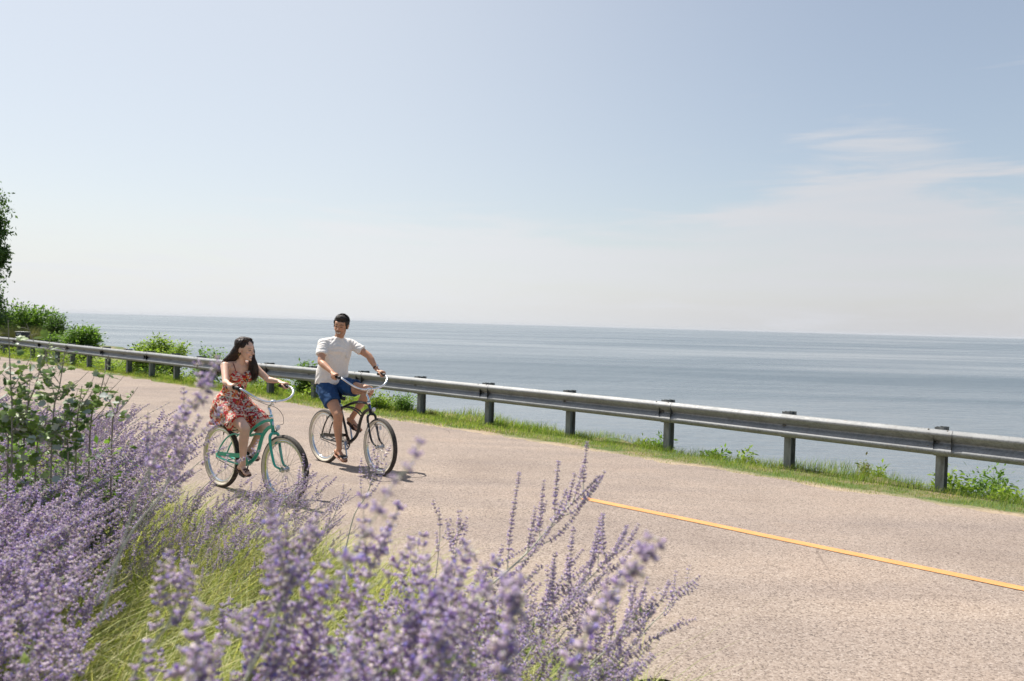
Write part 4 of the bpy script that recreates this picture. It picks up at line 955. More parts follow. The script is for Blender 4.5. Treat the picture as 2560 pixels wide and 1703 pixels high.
LEAF2 = (np.array([[0,0,0],[.5,.22,.04],[1,0,-.05],[.5,-.22,.04]]), np.array([[0,2,1],[0,3,2]]))
PETAL = (np.array([[0,0,0],[.75,.34,.0],[.75,-.20,.30],[.75,-.18,-.30],[1.15,0,0]]), np.array([[0,2,1],[0,3,2],[0,1,3],[1,2,4],[2,3,4],[3,1,4]]))
CORE = (np.array([[-.6,0,0],[0,.42,0],[0,-.2,.38],[0,-.2,-.38],[.6,0,0]]), np.array([[0,2,1],[0,3,2],[0,1,3],[1,2,4],[2,3,4],[3,1,4]]))
stem_g = simple('green_stem', (.20,.24,.10), .7, 0, .25, 10); stem_p = simple('pale_silver_stem', (.42,.42,.33), .75, 0, .2, 14); bark = simple('bark', (.09,.07,.05), .9, 0, .35, 12, .6)
g_sage = leafy('sage_leaf', [(.10,.14,.06),(.17,.22,.09),(.24,.29,.15)], .35)
petal_m = leafy('lavender_petal', [(.34,.21,.68),(.58,.43,.84),(.76,.64,.88),(.48,.38,.88),(.87,.77,.86),(.34,.29,.90),(.90,.84,.86)], .45, .7, .2, 1.25)
calyx_m = leafy('violet_calyx', [(.36,.25,.50),(.62,.50,.72),(.80,.72,.78)], .40, .7, .2, 1.25)

def spike(path, rng, r=.0105, gap=.017, start=.0, petals=6):
    """a flower spike along a path: whorls of petals round the stem -> (petal arrays, calyx arrays)"""
    P = np.asarray(path); seg = np.linalg.norm(np.diff(P,axis=0),axis=1); cum = np.concatenate([[0],np.cumsum(seg)]); Lh = cum[-1]
    ts = []; t = start
    while t < Lh: ts.append(t); t += gap*rng.uniform(.75,1.25)*(1.25-.5*t/Lh)
    pp, pd, ps, cp, cd, cs = [], [], [], [], [], []
    for t in ts:
        i = min(np.searchsorted(cum, t, 'right')-1, len(P)-2); c = P[i]+(P[i+1]-P[i])*((t-cum[i])/max(seg[i],1e-6)); ax = (P[i+1]-P[i])/max(seg[i],1e-6)
        u = np.cross(ax, [.2,.3,.9]); u /= np.linalg.norm(u); v = np.cross(ax,u); f = t/Lh; rr = r*(1.1-.45*f)*rng.uniform(.8,1.15)
        a0 = rng.uniform(0,6.28)
        for k in range(petals):
            a = a0+k*2*np.pi/petals+rng.uniform(-.35,.35); d = (np.cos(a)*u+np.sin(a)*v)+ax*rng.uniform(.0,.9); d /= np.linalg.norm(d)
            cp.append(c+d*rr*.35); cd.append(d); cs.append(rr*.85)
            if rng.random() < .72: pp.append(c+d*rr*.45+ax*rng.uniform(-.2,.2)*rr); pd.append(d+rng.normal(size=3)*.25); ps.append(rr*rng.uniform(.6,.95))
    A = inst(*PETAL, np.array(pp), rot_mats(np.array(pd), rng), np.array(ps)) if pp else (np.zeros((0,3)), np.zeros((0,3),int))
    B = inst(*CORE, np.array(cp), rot_mats(np.array(cd), rng), np.array(cs))
    return A, B
def bez(a, b, c, n=10):
    t = np.linspace(0,1,n)[:,None]; return (1-t)**2*np.asarray(a)+2*t*(1-t)*np.asarray(b)+t*t*np.asarray(c)
def sprig(rng, path, nsp=12, sp_len=.17, t0=.42, sr=.0032, r=.0135, petals=7, leaves=14, gap=.020, up=(0,0,1), tip=.80):
    """one stem of Russian sage: path (n,3); returns dict of part arrays"""
    path = np.asarray(path, float); K = len(path); out_ = dict(stem=[], petal=[], calyx=[], leaf=[])
    out_['stem'].append(np_tube(path, sr, sr*.35)); up = np.asarray(up, float)
    def pt(t):
        x = t*(K-1); i = min(int(x), K-2); p = path[i]+(path[i+1]-path[i])*(x-i); d = path[i+1]-path[i]; return p, d/np.linalg.norm(d)
    ax0 = rng.uniform(0,6.28)
    for i in range(nsp):
        t = t0+(.93-t0)*(i+rng.uniform(0,.6))/nsp; p, d = pt(t); u = np.cross(d,[.1,.2,.95]); u /= np.linalg.norm(u); v = np.cross(d,u); a = ax0+i*2.4
        side = np.cos(a)*u+np.sin(a)*v; L0 = sp_len*rng.uniform(.55,1.15)*(1.15-.55*(t-t0)/(1-t0))
        mid = p+(d*.45+side*.55)*L0*.5; end = p+(d*.55+side*.45+up*.35)*L0*1.05
        b = bez(p, mid, end, 7); out_['stem'].append(np_tube(b, sr*.42, sr*.2, 4))
        A, B = spike(b, rng, r, gap, L0*rng.uniform(.15,.4), petals); out_['petal'].append(A); out_['calyx'].append(B)
    n0 = int(K*tip); A, B = spike(path[n0:], rng, r, gap, 0, petals); out_['petal'].append(A); out_['calyx'].append(B)
    if leaves:
        tt = rng.uniform(.08,.85,leaves); pos = np.array([pt(t)[0] for t in tt]); d = rng.normal(size=(leaves,3)); d[:,2] = np.abs(d[:,2])*.6+.2
        out_['leaf'].append(inst(*LEAF2, pos, rot_mats(d, rng), rng.uniform(.025,.05,leaves)))
    return {k: join([(V,T,0) for V,T in v])[:2] if v else None for k, v in out_.items()}
NEAR = []
def xf(A, M, t, s): V, T = A; return (V*s)@M.T+t, T
rs = np.random.default_rng(5)
TEMPL = []
for i in range(9):
    hx = rs.uniform(.42,.78); p = bez((0,0,0),(.02,rs.uniform(-.05,.05),.62),(hx,rs.uniform(-.05,.05),1.0), 22)
    TEMPL.append(sprig(rs, p, rs.integers(10,15), rs.uniform(.15,.21), rs.uniform(.36,.5), leaves=16))
for i in range(6):
    hx = rs.uniform(.25,.45); p = bez((0,0,0),(.02,rs.uniform(-.05,.05),.62),(hx,rs.uniform(-.05,.05),1.0), 22)
    NEAR.append(sprig(rs, p, rs.integers(8,12), rs.uniform(.12,.17), rs.uniform(.45,.6), r=.0125, petals=7, leaves=16, gap=.0195, sr=.0026))
def rz(a): c, s = math.cos(a), math.sin(a); return np.array([[c,-s,0],[s,c,0],[0,0,1.]])
def bed_z(x, y): v = Vector((x,y,0)); return terrain_z(v.dot(RD), v.dot(NDV))
def sage_field(name, zones, seed, label, cat):
    rng = np.random.default_rng(seed); parts = {'stem':[], 'petal':[], 'calyx':[], 'leaf':[]}
    for (fn, n, zr, wob_a) in zones:
        k = 0; tries = 0
        while k < n and tries < n*60:
            tries += 1; r_ = fn(rng)
            if r_ is None: continue
            x, y = r_; near = zr[0] < .4; z = rng.uniform(*zr) if not near else 1.844-y*rng.uniform(*zr); TT_ = NEAR if near else TEMPL; t = TT_[rng.integers(len(TT_))]; s = z*rng.uniform(.98,1.06)
            if Vector((x,y,0)).dot(NDV) > 3.75: continue
            a = rng.normal(.05, wob_a); M = rz(a); b = np.array([x,y,0])-M@np.array([.50*s,0,0]); b[2] = bed_z(b[0], b[1])-.03
            if Vector(b).dot(NDV) > 3.55: continue
            for q_ in parts: parts[q_].append(xf(t[q_], M, b, s))
            k += 1
    root = empty(name, (0,0,0)); tag(root, label, cat, None, 'stuff')
    P_ = [(V,T,mi) for mi, q_ in enumerate(('stem','leaf','calyx','petal')) for V,T in parts[q_]]
    V,T,M_ = join(P_); bpy.data.objects.remove(root)
    o = np_mesh(name, V, T, [stem_p, g_sage, calyx_m, petal_m], M_); tag(o, label, cat, None, 'stuff'); return o
def zone(dr, edgef):
    """tips at depth dr, between the two lateral limits edgef(depth)"""
    def f(rng):
        D = rng.uniform(*dr); a, b = edgef(D); return (rng.uniform(a,b), D)
    return f
def left_mass(D): return (-.78*D, np.interp(D, [2.4,3.2,3.8,4.6,5.4,6.4,7.6,8.4], [-1.62,-1.78,-1.82,-1.84,-2.02,-2.65,-3.65,-4.6]))
sage_field('sage_bed', [
    (zone((2.5,8.2), left_mass), 480, (.78,1.06), .35),
    (zone((8.2,11.5), lambda D: (-.85*D, -.60*D)), 90, (.55,.85), .35),
    (zone((2.0,3.4), lambda D: (-.74*D, -.50*D)), 70, (.74,1.05), .4),
    (zone((4.4,5.6), lambda D: (-2.25,-1.05)), 80, (.42,.80), .45),
    (zone((2.6,3.3), lambda D: (-.55,.05)), 26, (.45,.75), .4),
    (zone((1.3,2.5), lambda D: (-.72*D, -.45*D)), 24, (.36,.48), .5),
    (zone((1.3,2.4), lambda D: (-.56*D, -.24*D)), 26, (.405,.50), .5),
    (zone((1.3,2.5), lambda D: (-.24*D, .04*D)), 18, (.36,.49), .5),
    (zone((1.3,2.4), lambda D: (-.05*D, .15*D)), 22, (.30,.45), .35),
    (zone((2.1,2.9), lambda D: (-.15*D, .20*D)), 26, (.62,.90), .4),
    (zone((2.7,3.4), lambda D: (-.10*D, .22*D)), 34, (.60,.90), .4),
    (zone((.4,1.5), lambda D: (-3.2,-1.2)), 40, (.8,1.1), .4),
    ], 3, 'bed of pale purple Russian sage filling the foreground beside the road', 'flowers')

# single stems that stand out of the bed
def hero(label, pts, sr=.0036, r=.0115, nsp=8, sp_len=.12, t0=.5, seed=1, petals=6, leaves=6, gap=.018, group=None, up=(0,0,1), tip=.72):
    rng = np.random.default_rng(seed); P_ = np.array([list(at(*p)) for p in pts]); sp_ = np.array([list(v) for v in spline([Vector(p) for p in P_], 8)])
    base = Vector(P_[0]); root = empty('sage_stem', base, 0, label, 'flower stem', group or 'purple sage stems standing out of the bed')
    A = sprig(rng, sp_-np.array(base), nsp, sp_len, t0, sr, r, petals, 0, gap, up, tip)
    np_mesh('stem', *A['stem'], stem_p, parent=root)
    V,T,M_ = join([(*A['calyx'],0),(*A['petal'],1)]); np_mesh('blossom', V, T, [calyx_m, petal_m], M_, parent=root)
    return root
hero('tall blurred sage stem whose tip touches the guardrail left of the woman', [(250,1560,1.7),(340,1250,1.75),(400,1130,1.75),(465,1030,1.72),(500,980,1.70),(548,905,1.66)], .0026, .0135, 3, .10, .62, 2, 7, 4, .024, tip=.32)
hero('thin dark seed twig of sage leaning right over the road left of the woman', [(150,1260,4.0),(290,1095,4.1),(345,1050,4.1),(425,1006,4.1)], .0026, .008, 0, .1, .3, 3, 4, 0, .026, tip=.25)
hero('short upright sage tip against the road between the twig and the woman', [(375,1240,2.6),(372,1150,2.6),(368,1090,2.6),(370,1030,2.6)], .0026, .0135, 1, .08, .4, 4, 6, 0, .026, tip=.35)
hero('blurred stem of pale round blobs running up right of the black bicycle front wheel', [(820,1500,1.1),(890,1370,1.10),(945,1280,1.1),(985,1205,1.09),(1030,1160,1.08),(1048,1105,1.07)], .0016, .0125, 0, .06, .3, 5, 9, 0, .030, tip=.15)
hero('thick near sage stem pointing up right over the road beside the yellow line', [(1380,1760,1.15),(1440,1640,1.18),(1480,1560,1.18),(1530,1480,1.17),(1590,1415,1.16),(1660,1360,1.15)], .0024, .0165, 2, .05, .7, 6, 9, 2, .019, tip=.15)
hero('thick upright near sage spike at the bottom of the picture', [(1240,1800,1.05),(1255,1700,1.06),(1265,1600,1.07),(1280,1530,1.07),(1295,1470,1.07)], .0024, .0165, 2, .05, .6, 7, 9, 0, .017, tip=.10)
hero('long straight pale sage stem with upright spikes ending at the yellow line start', [(1120,1600,3.0),(1200,1490,3.05),(1310,1390,3.1),(1400,1290,3.15),(1500,1190,3.2)], .0052, .0120, 15, .25, .36, 8, 8, 8, .0145, None, (0,0,1.6))
hero('bushy sage stem with dark purple spikes right of the long diagonal stem', [(1290,1700,2.9),(1350,1590,2.95),(1430,1490,3.0),(1500,1420,3.0),(1530,1375,3.0)], .0042, .0125, 15, .24, .25, 9, 8, 10, .0145, None, (0,0,1.3))
hero('outermost sage stem reaching right across the road surface below the yellow line', [(1480,1760,3.2),(1560,1640,3.25),(1620,1570,3.3),(1690,1500,3.3),(1748,1440,3.3)], .0034, .0095, 8, .14, .30, 10, 6, 2, .017, None, (0,0,1.2))
hero('low sage stem with dark spikes at the lower right edge of the bed', [(1330,1790,2.6),(1430,1700,2.7),(1500,1640,2.7),(1570,1560,2.7),(1600,1500,2.7)], .0040, .0120, 14, .20, .25, 11, 7, 6, .0155, None, (0,0,1.2))
hero('three pronged sage stem standing alone on the road background left of the long diagonal stem', [(1080,1500,3.4),(1092,1420,3.4),(1100,1330,3.4),(1097,1268,3.4)], .0026, .0110, 3, .16, .35, 12, 6, 0, .015)
hero('slim sage stem with a long purple tip right of the three pronged one', [(1120,1560,3.2),(1135,1450,3.2),(1140,1370,3.2),(1152,1290,3.2)], .0028, .0120, 6, .12, .45, 13, 6, 2, .0155)
hero('pale forked sage stem in front of the black bicycle front wheel', [(860,1390,4.0),(885,1290,4.05),(915,1240,4.05),(935,1185,4.05),(948,1150,4.05)], .0036, .0110, 9, .17, .42, 14, 7, 0, .017, None, (0,0,1.1))
hero('sage stem crossing the lower part of the mint bicycle front wheel', [(560,1420,4.6),(640,1330,4.7),(705,1260,4.7),(750,1205,4.7),(775,1165,4.7)], .0034, .0110, 10, .15, .35, 15, 7, 4, .0165)
hero('sage stem lying across the mint bicycle chain guard towards the pedal', [(420,1340,4.3),(480,1250,4.3),(540,1190,4.3),(600,1150,4.3),(655,1125,4.3)], .0030, .0110, 4, .10, .45, 16, 7, 2, .0165)
hero('sage stem crossing the mint bicycle rear wheel', [(330,1360,4.2),(400,1250,4.2),(470,1180,4.2),(520,1140,4.2),(570,1115,4.2)], .0030, .0110, 4, .12, .40, 17, 7, 2, .0165)
hero('small sage stem between the two bicycles above the woman front wheel shadow', [(760,1420,4.4),(790,1350,4.4),(830,1300,4.4),(850,1255,4.4),(880,1220,4.4)], .0026, .0085, 5, .12, .3, 18, 6, 2, .018)
hero('blurred sage cluster rising left of the mint bicycle rear wheel', [(240,1500,2.2),(330,1330,2.25),(400,1240,2.25),(440,1150,2.25),(500,1040,2.2)], .0040, .0125, 10, .17, .45, 19, 7, 4, .018)
hero('broad near sage plume at the bottom centre with many blurred flowers', [(560,1800,1.5),(640,1650,1.5),(700,1520,1.5),(720,1420,1.5),(735,1350,1.5)], .0036, .0125, 9, .14, .35, 20, 7, 2, .017)
hero('near blurred sage tip in front of the grass tuft', [(300,1760,1.6),(360,1640,1.6),(420,1560,1.6),(440,1490,1.6),(455,1440,1.6)], .0034, .0125, 8, .12, .35, 21, 7, 2, .017)

# grass
def blades(rng, base, length, width, lean, bend, seg=3):
    """tapered curved blades: base (k,3), lean (k,2) horizontal reach as a fraction of the length"""
    k = len(base); t = np.linspace(0,1,seg+1); a = rng.uniform(0,2*np.pi,k); w_ = np.stack([np.cos(a),np.sin(a),np.zeros(k)],1)
    V = []
    for j, tj in enumerate(t):
        c = base+np.stack([lean[:,0]*length*tj**bend, lean[:,1]*length*tj**bend, length*(tj-.28*tj**2.2*np.linalg.norm(lean,axis=1))],1)
        if j < seg: V += [c-w_*(width*(1-tj*.75))[:,None]/2, c+w_*(width*(1-tj*.75))[:,None]/2]
        else: V += [c]
    V = np.stack(V,1); n = V.shape[1]; F_ = []
    for j in range(seg-1): F_ += [(2*j,2*j+1,2*j+3),(2*j,2*j+3,2*j+2)]
    F_.append((2*seg-2,2*seg-1,2*seg)); T = np.array(F_)[None]+(np.arange(k)*n)[:,None,None]
    return V.reshape(-1,3), T.reshape(-1,3)
turf_m = leafy('turf_blades', [(.065,.12,.015),(.12,.20,.025),(.18,.27,.04),(.25,.31,.06),(.38,.34,.16),(.13,.22,.035)], .5, .6, .25, 1.6)
dry_m = leafy('dry_blades', [(.20,.17,.07),(.36,.30,.16),(.14,.19,.045),(.28,.25,.11),(.10,.15,.03)], .4, .7, .2, 1.3)
bed_m = leafy('bed_grass', [(.14,.20,.035),(.30,.36,.08),(.54,.52,.22),(.22,.29,.055),(.66,.60,.34),(.38,.42,.14),(.56,.48,.26),(.26,.32,.07),(.50,.48,.24)], .42, .5, .35, 1.3)
rng = np.random.default_rng(21)
def on_bed(s, n, z=0): return np.stack([RD.x*s+NDV.x*n, RD.y*s+NDV.y*n, z+np.zeros_like(s)], 1)
# verge between the road and the drop
def verge(n_, s0, s1, hs, wd, seg):
    s = rng.uniform(s0,s1,n_); n = 9.42+rng.beta(1.5,1.05,n_)*(2.15+.0*s)
    lim = np.array([9.62+wob_(a,.20,7)-.03+(min((-12-a)*.02,.35) if a < -12 else 0) for a in s])
    patch = np.array([noise.noise(Vector((a*.9,b*2.2,2))) for a,b in zip(s,n)])
    edge_ = np.array([edge_n(a) for a in s]); keep = (n > lim+rng.exponential(.07,n_)*0)&(n < edge_+.35)&((n > lim+.40)|(rng.random(n_) < .30+patch*1.4)); s, n, patch, edge_, lim = s[keep], n[keep], patch[keep], edge_[keep], lim[keep]
    z = np.array([terrain_z(a,b) for a,b in zip(s,n)])-.005; k = len(s)
    f = np.clip((n-lim)/1.2,0,1); h = rng.uniform(*hs,k)*(.40+.50*f+1.0*np.clip((n-edge_+.35)/.4,0,1))*(.75+.8*np.clip(patch+.3,0,1)); lean = np.stack([rng.normal(.22,.35,k), rng.normal(-.05,.3,k)],1)
    dry = (rng.random(k) < .60-.55*f-.5*patch)
    return s, n, z, h, lean, dry, wd, seg
parts_ = []
for args in ((62000,-9,9,(.05,.095),.0052,2),(52000,-30,-9,(.07,.13),.0085,2),(16000,-55,-30,(.10,.18),.014,2),(6000,9,22,(.06,.11),.009,2)):
    s,n,z,h,lean,dry,wd,seg = verge(*args); B_ = on_bed(s,n); B_[:,2] = z
    for mi, mk in ((0,~dry),(1,dry)):
        if mk.sum(): V,T = blades(rng, B_[mk], h[mk], np.full(mk.sum(), wd), lean[mk], 1.6, seg); parts_.append((V,T,mi))
V,T,M_ = join(parts_); tag(np_mesh('verge_grass', V, T, [turf_m, dry_m], M_), 'short mown green grass with dry patches between the road and the guardrail posts', 'grass', None, 'stuff')
# long loose grass among the sage
parts_ = []
for cnt, (D0,D1), ed, hh, wd in ((15000,(2.8,6.6),lambda D:(-2.6 if D < 5 else -.55*D,-.12),(.30,.62),.0085),(15000,(2.4,8.5),lambda D:(-.8*D,-.42*D),(.30,.60),.0065),(9000,(1.2,3.2),lambda D:(-.8*D,.16*D),(.35,.75),.0075),(4000,(2.2,5.0),lambda D:(-.4,.9),(.12,.34),.0050),(6000,(8.5,13),lambda D:(-.85*D,-.55*D),(.3,.55),.010)):
    D = rng.uniform(D0,D1,cnt); X = np.array([rng.uniform(*ed(d)) for d in D]); s = X*RD.x+D*RD.y; n = X*NDV.x+D*NDV.y
    lim = np.array([3.62+wob_(a,.22,1) for a in s]); cl = np.array([noise.noise(Vector((x*2.6,y*2.6,4))) for x,y in zip(X,D)]); kp = (n < lim-.02)&(rng.random(cnt) < .62+cl*1.1); s,n,X,D,cl,lim = s[kp],n[kp],X[kp],D[kp],cl[kp],lim[kp]; k = len(s)
    z = np.array([terrain_z(a,b) for a,b in zip(s,n)])-.01; h = rng.uniform(*hh,k)*(1+.5*cl)*np.clip(.35+(lim-n)*1.1,.3,1); th_ = rng.normal(.2,1.3,k); rr = np.abs(rng.normal(.95,.45,k))
    V,T = blades(rng, np.stack([X,D,z],1), h, np.full(k,wd)*rng.uniform(.6,1.5,k), np.stack([np.cos(th_)*rr+.15, np.sin(th_)*rr],1), 1.8, 4); parts_.append((V,T,0))
V,T,M_ = join(parts_); tag(np_mesh('bed_grass', V, T, bed_m, M_), 'long arching yellow green grass growing between the sage flowers', 'grass', None, 'stuff')

# bushes, weeds and trees
LOBED = None
def bush(name, label, cat, base, height, spread, nbr, lpb, leaf, mat, seed, lean=(0,0), leafT=LEAF2, stem=stem_g, sr=.008, group=None, up=.8, parts=('stem','foliage'), t0=.35, clump=.06, drop=0):
    rng = np.random.default_rng(seed); base = Vector(base); root = empty(name, base, 0, label, cat, group); st, pos, dr = [], [], []
    for i in range(nbr):
        a = rng.uniform(0,6.28); r_ = spread*rng.uniform(.1,1)**.6; hgt = height*rng.uniform(.45,1)*(1-.35*(r_/spread)**2)
        e = np.array([math.cos(a)*r_+lean[0]*hgt, math.sin(a)*r_+lean[1]*hgt, hgt]); m_ = np.array([e[0]*.25, e[1]*.25, hgt*up]); b = bez((rng.normal()*.03*spread,rng.normal()*.03*spread,-.05), m_, e+np.array([0,0,-drop*hgt]), 9); st.append((*np_tube(b, sr*rng.uniform(.6,1), sr*.15, 5),0))
        for j in range(lpb):
            t = rng.uniform(t0,1)*8; ii = min(int(t),7); p = b[ii]+(b[ii+1]-b[ii])*(t-ii); off = rng.normal(size=3)*clump; pos.append(p+off); d = off/clump*.5+np.array([e[0],e[1],0])*.3/spread+rng.normal(size=3)*.5; d[2] = d[2]*.5+rng.uniform(-.15,.35); dr.append(d)
    V,T,_m = join(st); np_mesh(parts[0], V, T, stem, parent=root)
    pos = np.array(pos); M = rot_mats(np.array(dr), rng)
    # leaf blades turn their flat side mostly upwards
    z_ = np.array([0,0,1.])+rng.normal(size=(len(pos),3))*.55; x_ = M[:,:,0]; z_ -= x_*(z_*x_).sum(1,keepdims=True); z_ /= np.linalg.norm(z_,axis=1,keepdims=True); M = np.stack([x_, np.cross(z_,x_), z_],2)
    V,T = inst(*leafT, pos, M, leaf*rng.uniform(.6,1.25,len(pos))); np_mesh(parts[1], V, T, mat, parent=root); return root
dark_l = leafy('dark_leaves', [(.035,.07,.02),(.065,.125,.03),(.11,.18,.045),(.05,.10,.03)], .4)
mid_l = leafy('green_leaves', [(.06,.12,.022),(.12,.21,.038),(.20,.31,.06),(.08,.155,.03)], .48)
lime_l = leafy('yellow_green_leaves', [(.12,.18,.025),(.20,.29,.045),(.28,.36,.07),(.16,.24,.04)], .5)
tan_l = leafy('tan_reed', [(.16,.16,.07),(.24,.23,.11),(.12,.14,.05)], .3)
def lot(px, D, n=None):
    p = at(px, 800, D/1.0); x, y = p.x, p.y; v = Vector((x,y,0))
    if n is not None: v = v+NDV*(n-v.dot(NDV))*0
    return Vector((x,y,terrain_z(v.dot(RD), v.dot(NDV))-.03))
def top_h(px, py, D, base): return at(px, py, D).z-base.z
def mkbush(px, py, D, half, **k):
    b = lot(px, D); h = top_h(px, py, D, b); return bush(k.pop('name','bush'), k.pop('label'), k.pop('cat','bush'), b, h, half/F*D, **k)
mkbush(86,752,41,62, label='large dark green bush behind the black mailbox at the far left', nbr=80, lpb=80, leaf=.20, mat=mid_l, seed=31, sr=.03, clump=.17, stem=bark)
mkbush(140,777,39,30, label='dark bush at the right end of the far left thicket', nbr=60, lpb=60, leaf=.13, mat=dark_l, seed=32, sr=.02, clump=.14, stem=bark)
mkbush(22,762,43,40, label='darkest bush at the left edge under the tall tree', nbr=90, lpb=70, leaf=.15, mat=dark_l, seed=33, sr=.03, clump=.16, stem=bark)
mkbush(138,825,34,24, label='small bright sapling between the thicket and the round bush', nbr=34, lpb=60, leaf=.13, mat=mid_l, seed=34, sr=.012, clump=.08)
mkbush(206,810,31,48, label='round fresh green bush behind the rail left of the first tall posts', nbr=90, lpb=95, leaf=.14, mat=mid_l, seed=35, sr=.014, clump=.09, up=1.0)
mkbush(375,838,26,72, label='wide airy light green bush spreading over the guardrail', nbr=80, lpb=110, leaf=.12, mat=lime_l, seed=36, sr=.014, clump=.085, lean=(.18,0), up=.9)
mkbush(425,826,25.6,22, label='arching branch bush rising at the right end of the wide airy bush', nbr=20, lpb=80, leaf=.10, mat=lime_l, seed=37, sr=.012, clump=.07, lean=(.25,0))
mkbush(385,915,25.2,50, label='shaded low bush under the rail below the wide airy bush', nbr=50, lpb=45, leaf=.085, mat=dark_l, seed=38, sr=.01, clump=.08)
mkbush(525,862,23.2,44, label='thin leaved bush showing behind the woman hair', nbr=44, lpb=60, leaf=.10, mat=mid_l, seed=39, sr=.010, clump=.07)
mkbush(565,846,23,18, label='single leafy shoot just left of the woman head', nbr=7, lpb=50, leaf=.06, mat=mid_l, seed=40, sr=.008, clump=.05)
mkbush(650,900,21.8,34, label='low bright bush between the woman and the guardrail post', nbr=30, lpb=50, leaf=.065, mat=lime_l, seed=41, sr=.008, clump=.06)
mkbush(768,897,20,36, label='rounded bush left of the man shirt behind the rail', nbr=56, lpb=70, leaf=.085, mat=mid_l, seed=42, sr=.008, clump=.055)
mkbush(700,945,20.6,40, label='low leafy weeds under the rail between the two riders', name='weed', cat='weed', nbr=40, lpb=36, leaf=.07, mat=lime_l, seed=43, sr=.006, clump=.055)
mkbush(955,990,17.2,40, label='airy pale weed by the man knee', name='weed', cat='weed', nbr=40, lpb=44, leaf=.06, mat=lime_l, seed=44, sr=.005, clump=.045)
mkbush(1015,985,16.9,36, label='loose tall weed left of the second post from the man', name='weed', cat='weed', nbr=34, lpb=44, leaf=.06, mat=mid_l, seed=45, sr=.005, clump=.045)
mkbush(1085,1025,16.3,13, label='small orange yellow weed beside the post right of the man', name='weed', cat='weed', nbr=18, lpb=34, leaf=.03, mat=dry_m, seed=46, sr=.004, clump=.03)
mkbush(1108,1034,16.1,8, label='tiny dark seedling on the grass edge', name='weed', cat='weed', nbr=7, lpb=12, leaf=.05, mat=mid_l, seed=47, sr=.004, clump=.02)
mkbush(1128,1036,15.9,6, label='tiny yellow flowered seedling on the grass edge', name='weed', cat='weed', nbr=6, lpb=12, leaf=.035, mat=lime_l, seed=48, sr=.003, clump=.02)
mkbush(1665,1062,13.0,48, label='leafy seedling with drooping leaflets right of the middle post', name='weed', cat='weed', nbr=20, lpb=40, leaf=.075, mat=mid_l, seed=49, sr=.005, clump=.035, drop=.05)
mkbush(1625,1092,13.1,34, label='low weed left of the middle post', name='weed', cat='weed', nbr=18, lpb=30, leaf=.07, mat=lime_l, seed=50, sr=.004, clump=.03)
mkbush(1800,1108,12.2,30, label='small drooping leaved weed between two posts', name='weed', cat='weed', nbr=18, lpb=30, leaf=.085, mat=mid_l, seed=51, sr=.004, clump=.03)
mkbush(1870,1112,12.0,34, label='low creeping weed right of the small drooping one', name='weed', cat='weed', nbr=20, lpb=30, leaf=.08, mat=lime_l, seed=52, sr=.004, clump=.03)
mkbush(2172,1142,10.9,18, label='reddish tipped sprout on the grass edge', name='weed', cat='weed', nbr=12, lpb=30, leaf=.06, mat=dry_m, seed=53, sr=.004, clump=.025)
mkbush(2215,1152,10.7,16, label='bright upright sprout right of the reddish one', name='weed', cat='weed', nbr=12, lpb=30, leaf=.07, mat=lime_l, seed=54, sr=.004, clump=.022)
mkbush(2395,1165,10.45,60, label='broad yellow green weed beside the nearest post', name='weed', cat='weed', nbr=44, lpb=40, leaf=.095, mat=lime_l, seed=55, sr=.005, clump=.04)
mkbush(2490,1150,10.7,90, label='dark fern leaved bush at the right edge below the rail', nbr=80, lpb=60, leaf=.075, mat=mid_l, seed=56, sr=.006, clump=.045)
mkbush(2530,1185,10.1,60, label='low bright weed in front of the dark bush at the right edge', name='weed', cat='weed', nbr=44, lpb=40, leaf=.085, mat=lime_l, seed=57, sr=.005, clump=.04)
# reed clump
b = lot(52, 38); rng = np.random.default_rng(60); k = 2600; r_ = rng.uniform(0,1,k)**.5*.95; a = rng.uniform(0,6.28,k)
hgt = rng.uniform(.9,1.55,k); base_ = np.stack([np.cos(a)*r_*.8,np.sin(a)*r_*.8,np.zeros(k)-.05],1); V,T = blades(rng, base_, hgt, np.full(k,.014), np.stack([np.cos(a)*r_*.5+rng.normal(0,.12,k),np.sin(a)*r_*.5],1), 1.8, 3)
o = np_mesh('reed_clump', V, T, tan_l); o.location = b; tag(o, 'tan tuft of tall ornamental grass around the black mailbox', 'grass clump')
# leafy ground cover under the rail on the left
rng = np.random.default_rng(61); k = 9000; s = rng.uniform(-40,-13.5,k); n = rng.uniform(10.75,12.2,k); z = np.array([terrain_z(a_,b_) for a_,b_ in zip(s,n)])+rng.uniform(.02,1,k)**1.5*.38
P_ = on_bed(s,n); P_[:,2] = z; d = rng.normal(size=(k,3)); d[:,2] *= .5; V,T = inst(*LEAF2, P_, rot_mats(d,rng), rng.uniform(.05,.11,k)); st_ = on_bed(s[:2600],n[:2600]); st_[:,2] = z[:2600]-.38
V2,T2 = blades(rng, st_, rng.uniform(.2,.42,2600), np.full(2600,.01), rng.normal(0,.2,(2600,2)), 1.5, 2); V,T,M_ = join([(V,T,0),(V2,T2,0)])
tag(np_mesh('roadside_weeds', V, T, lime_l), 'tangle of broad leaved green weeds along the far left posts', 'weeds', None, 'stuff')

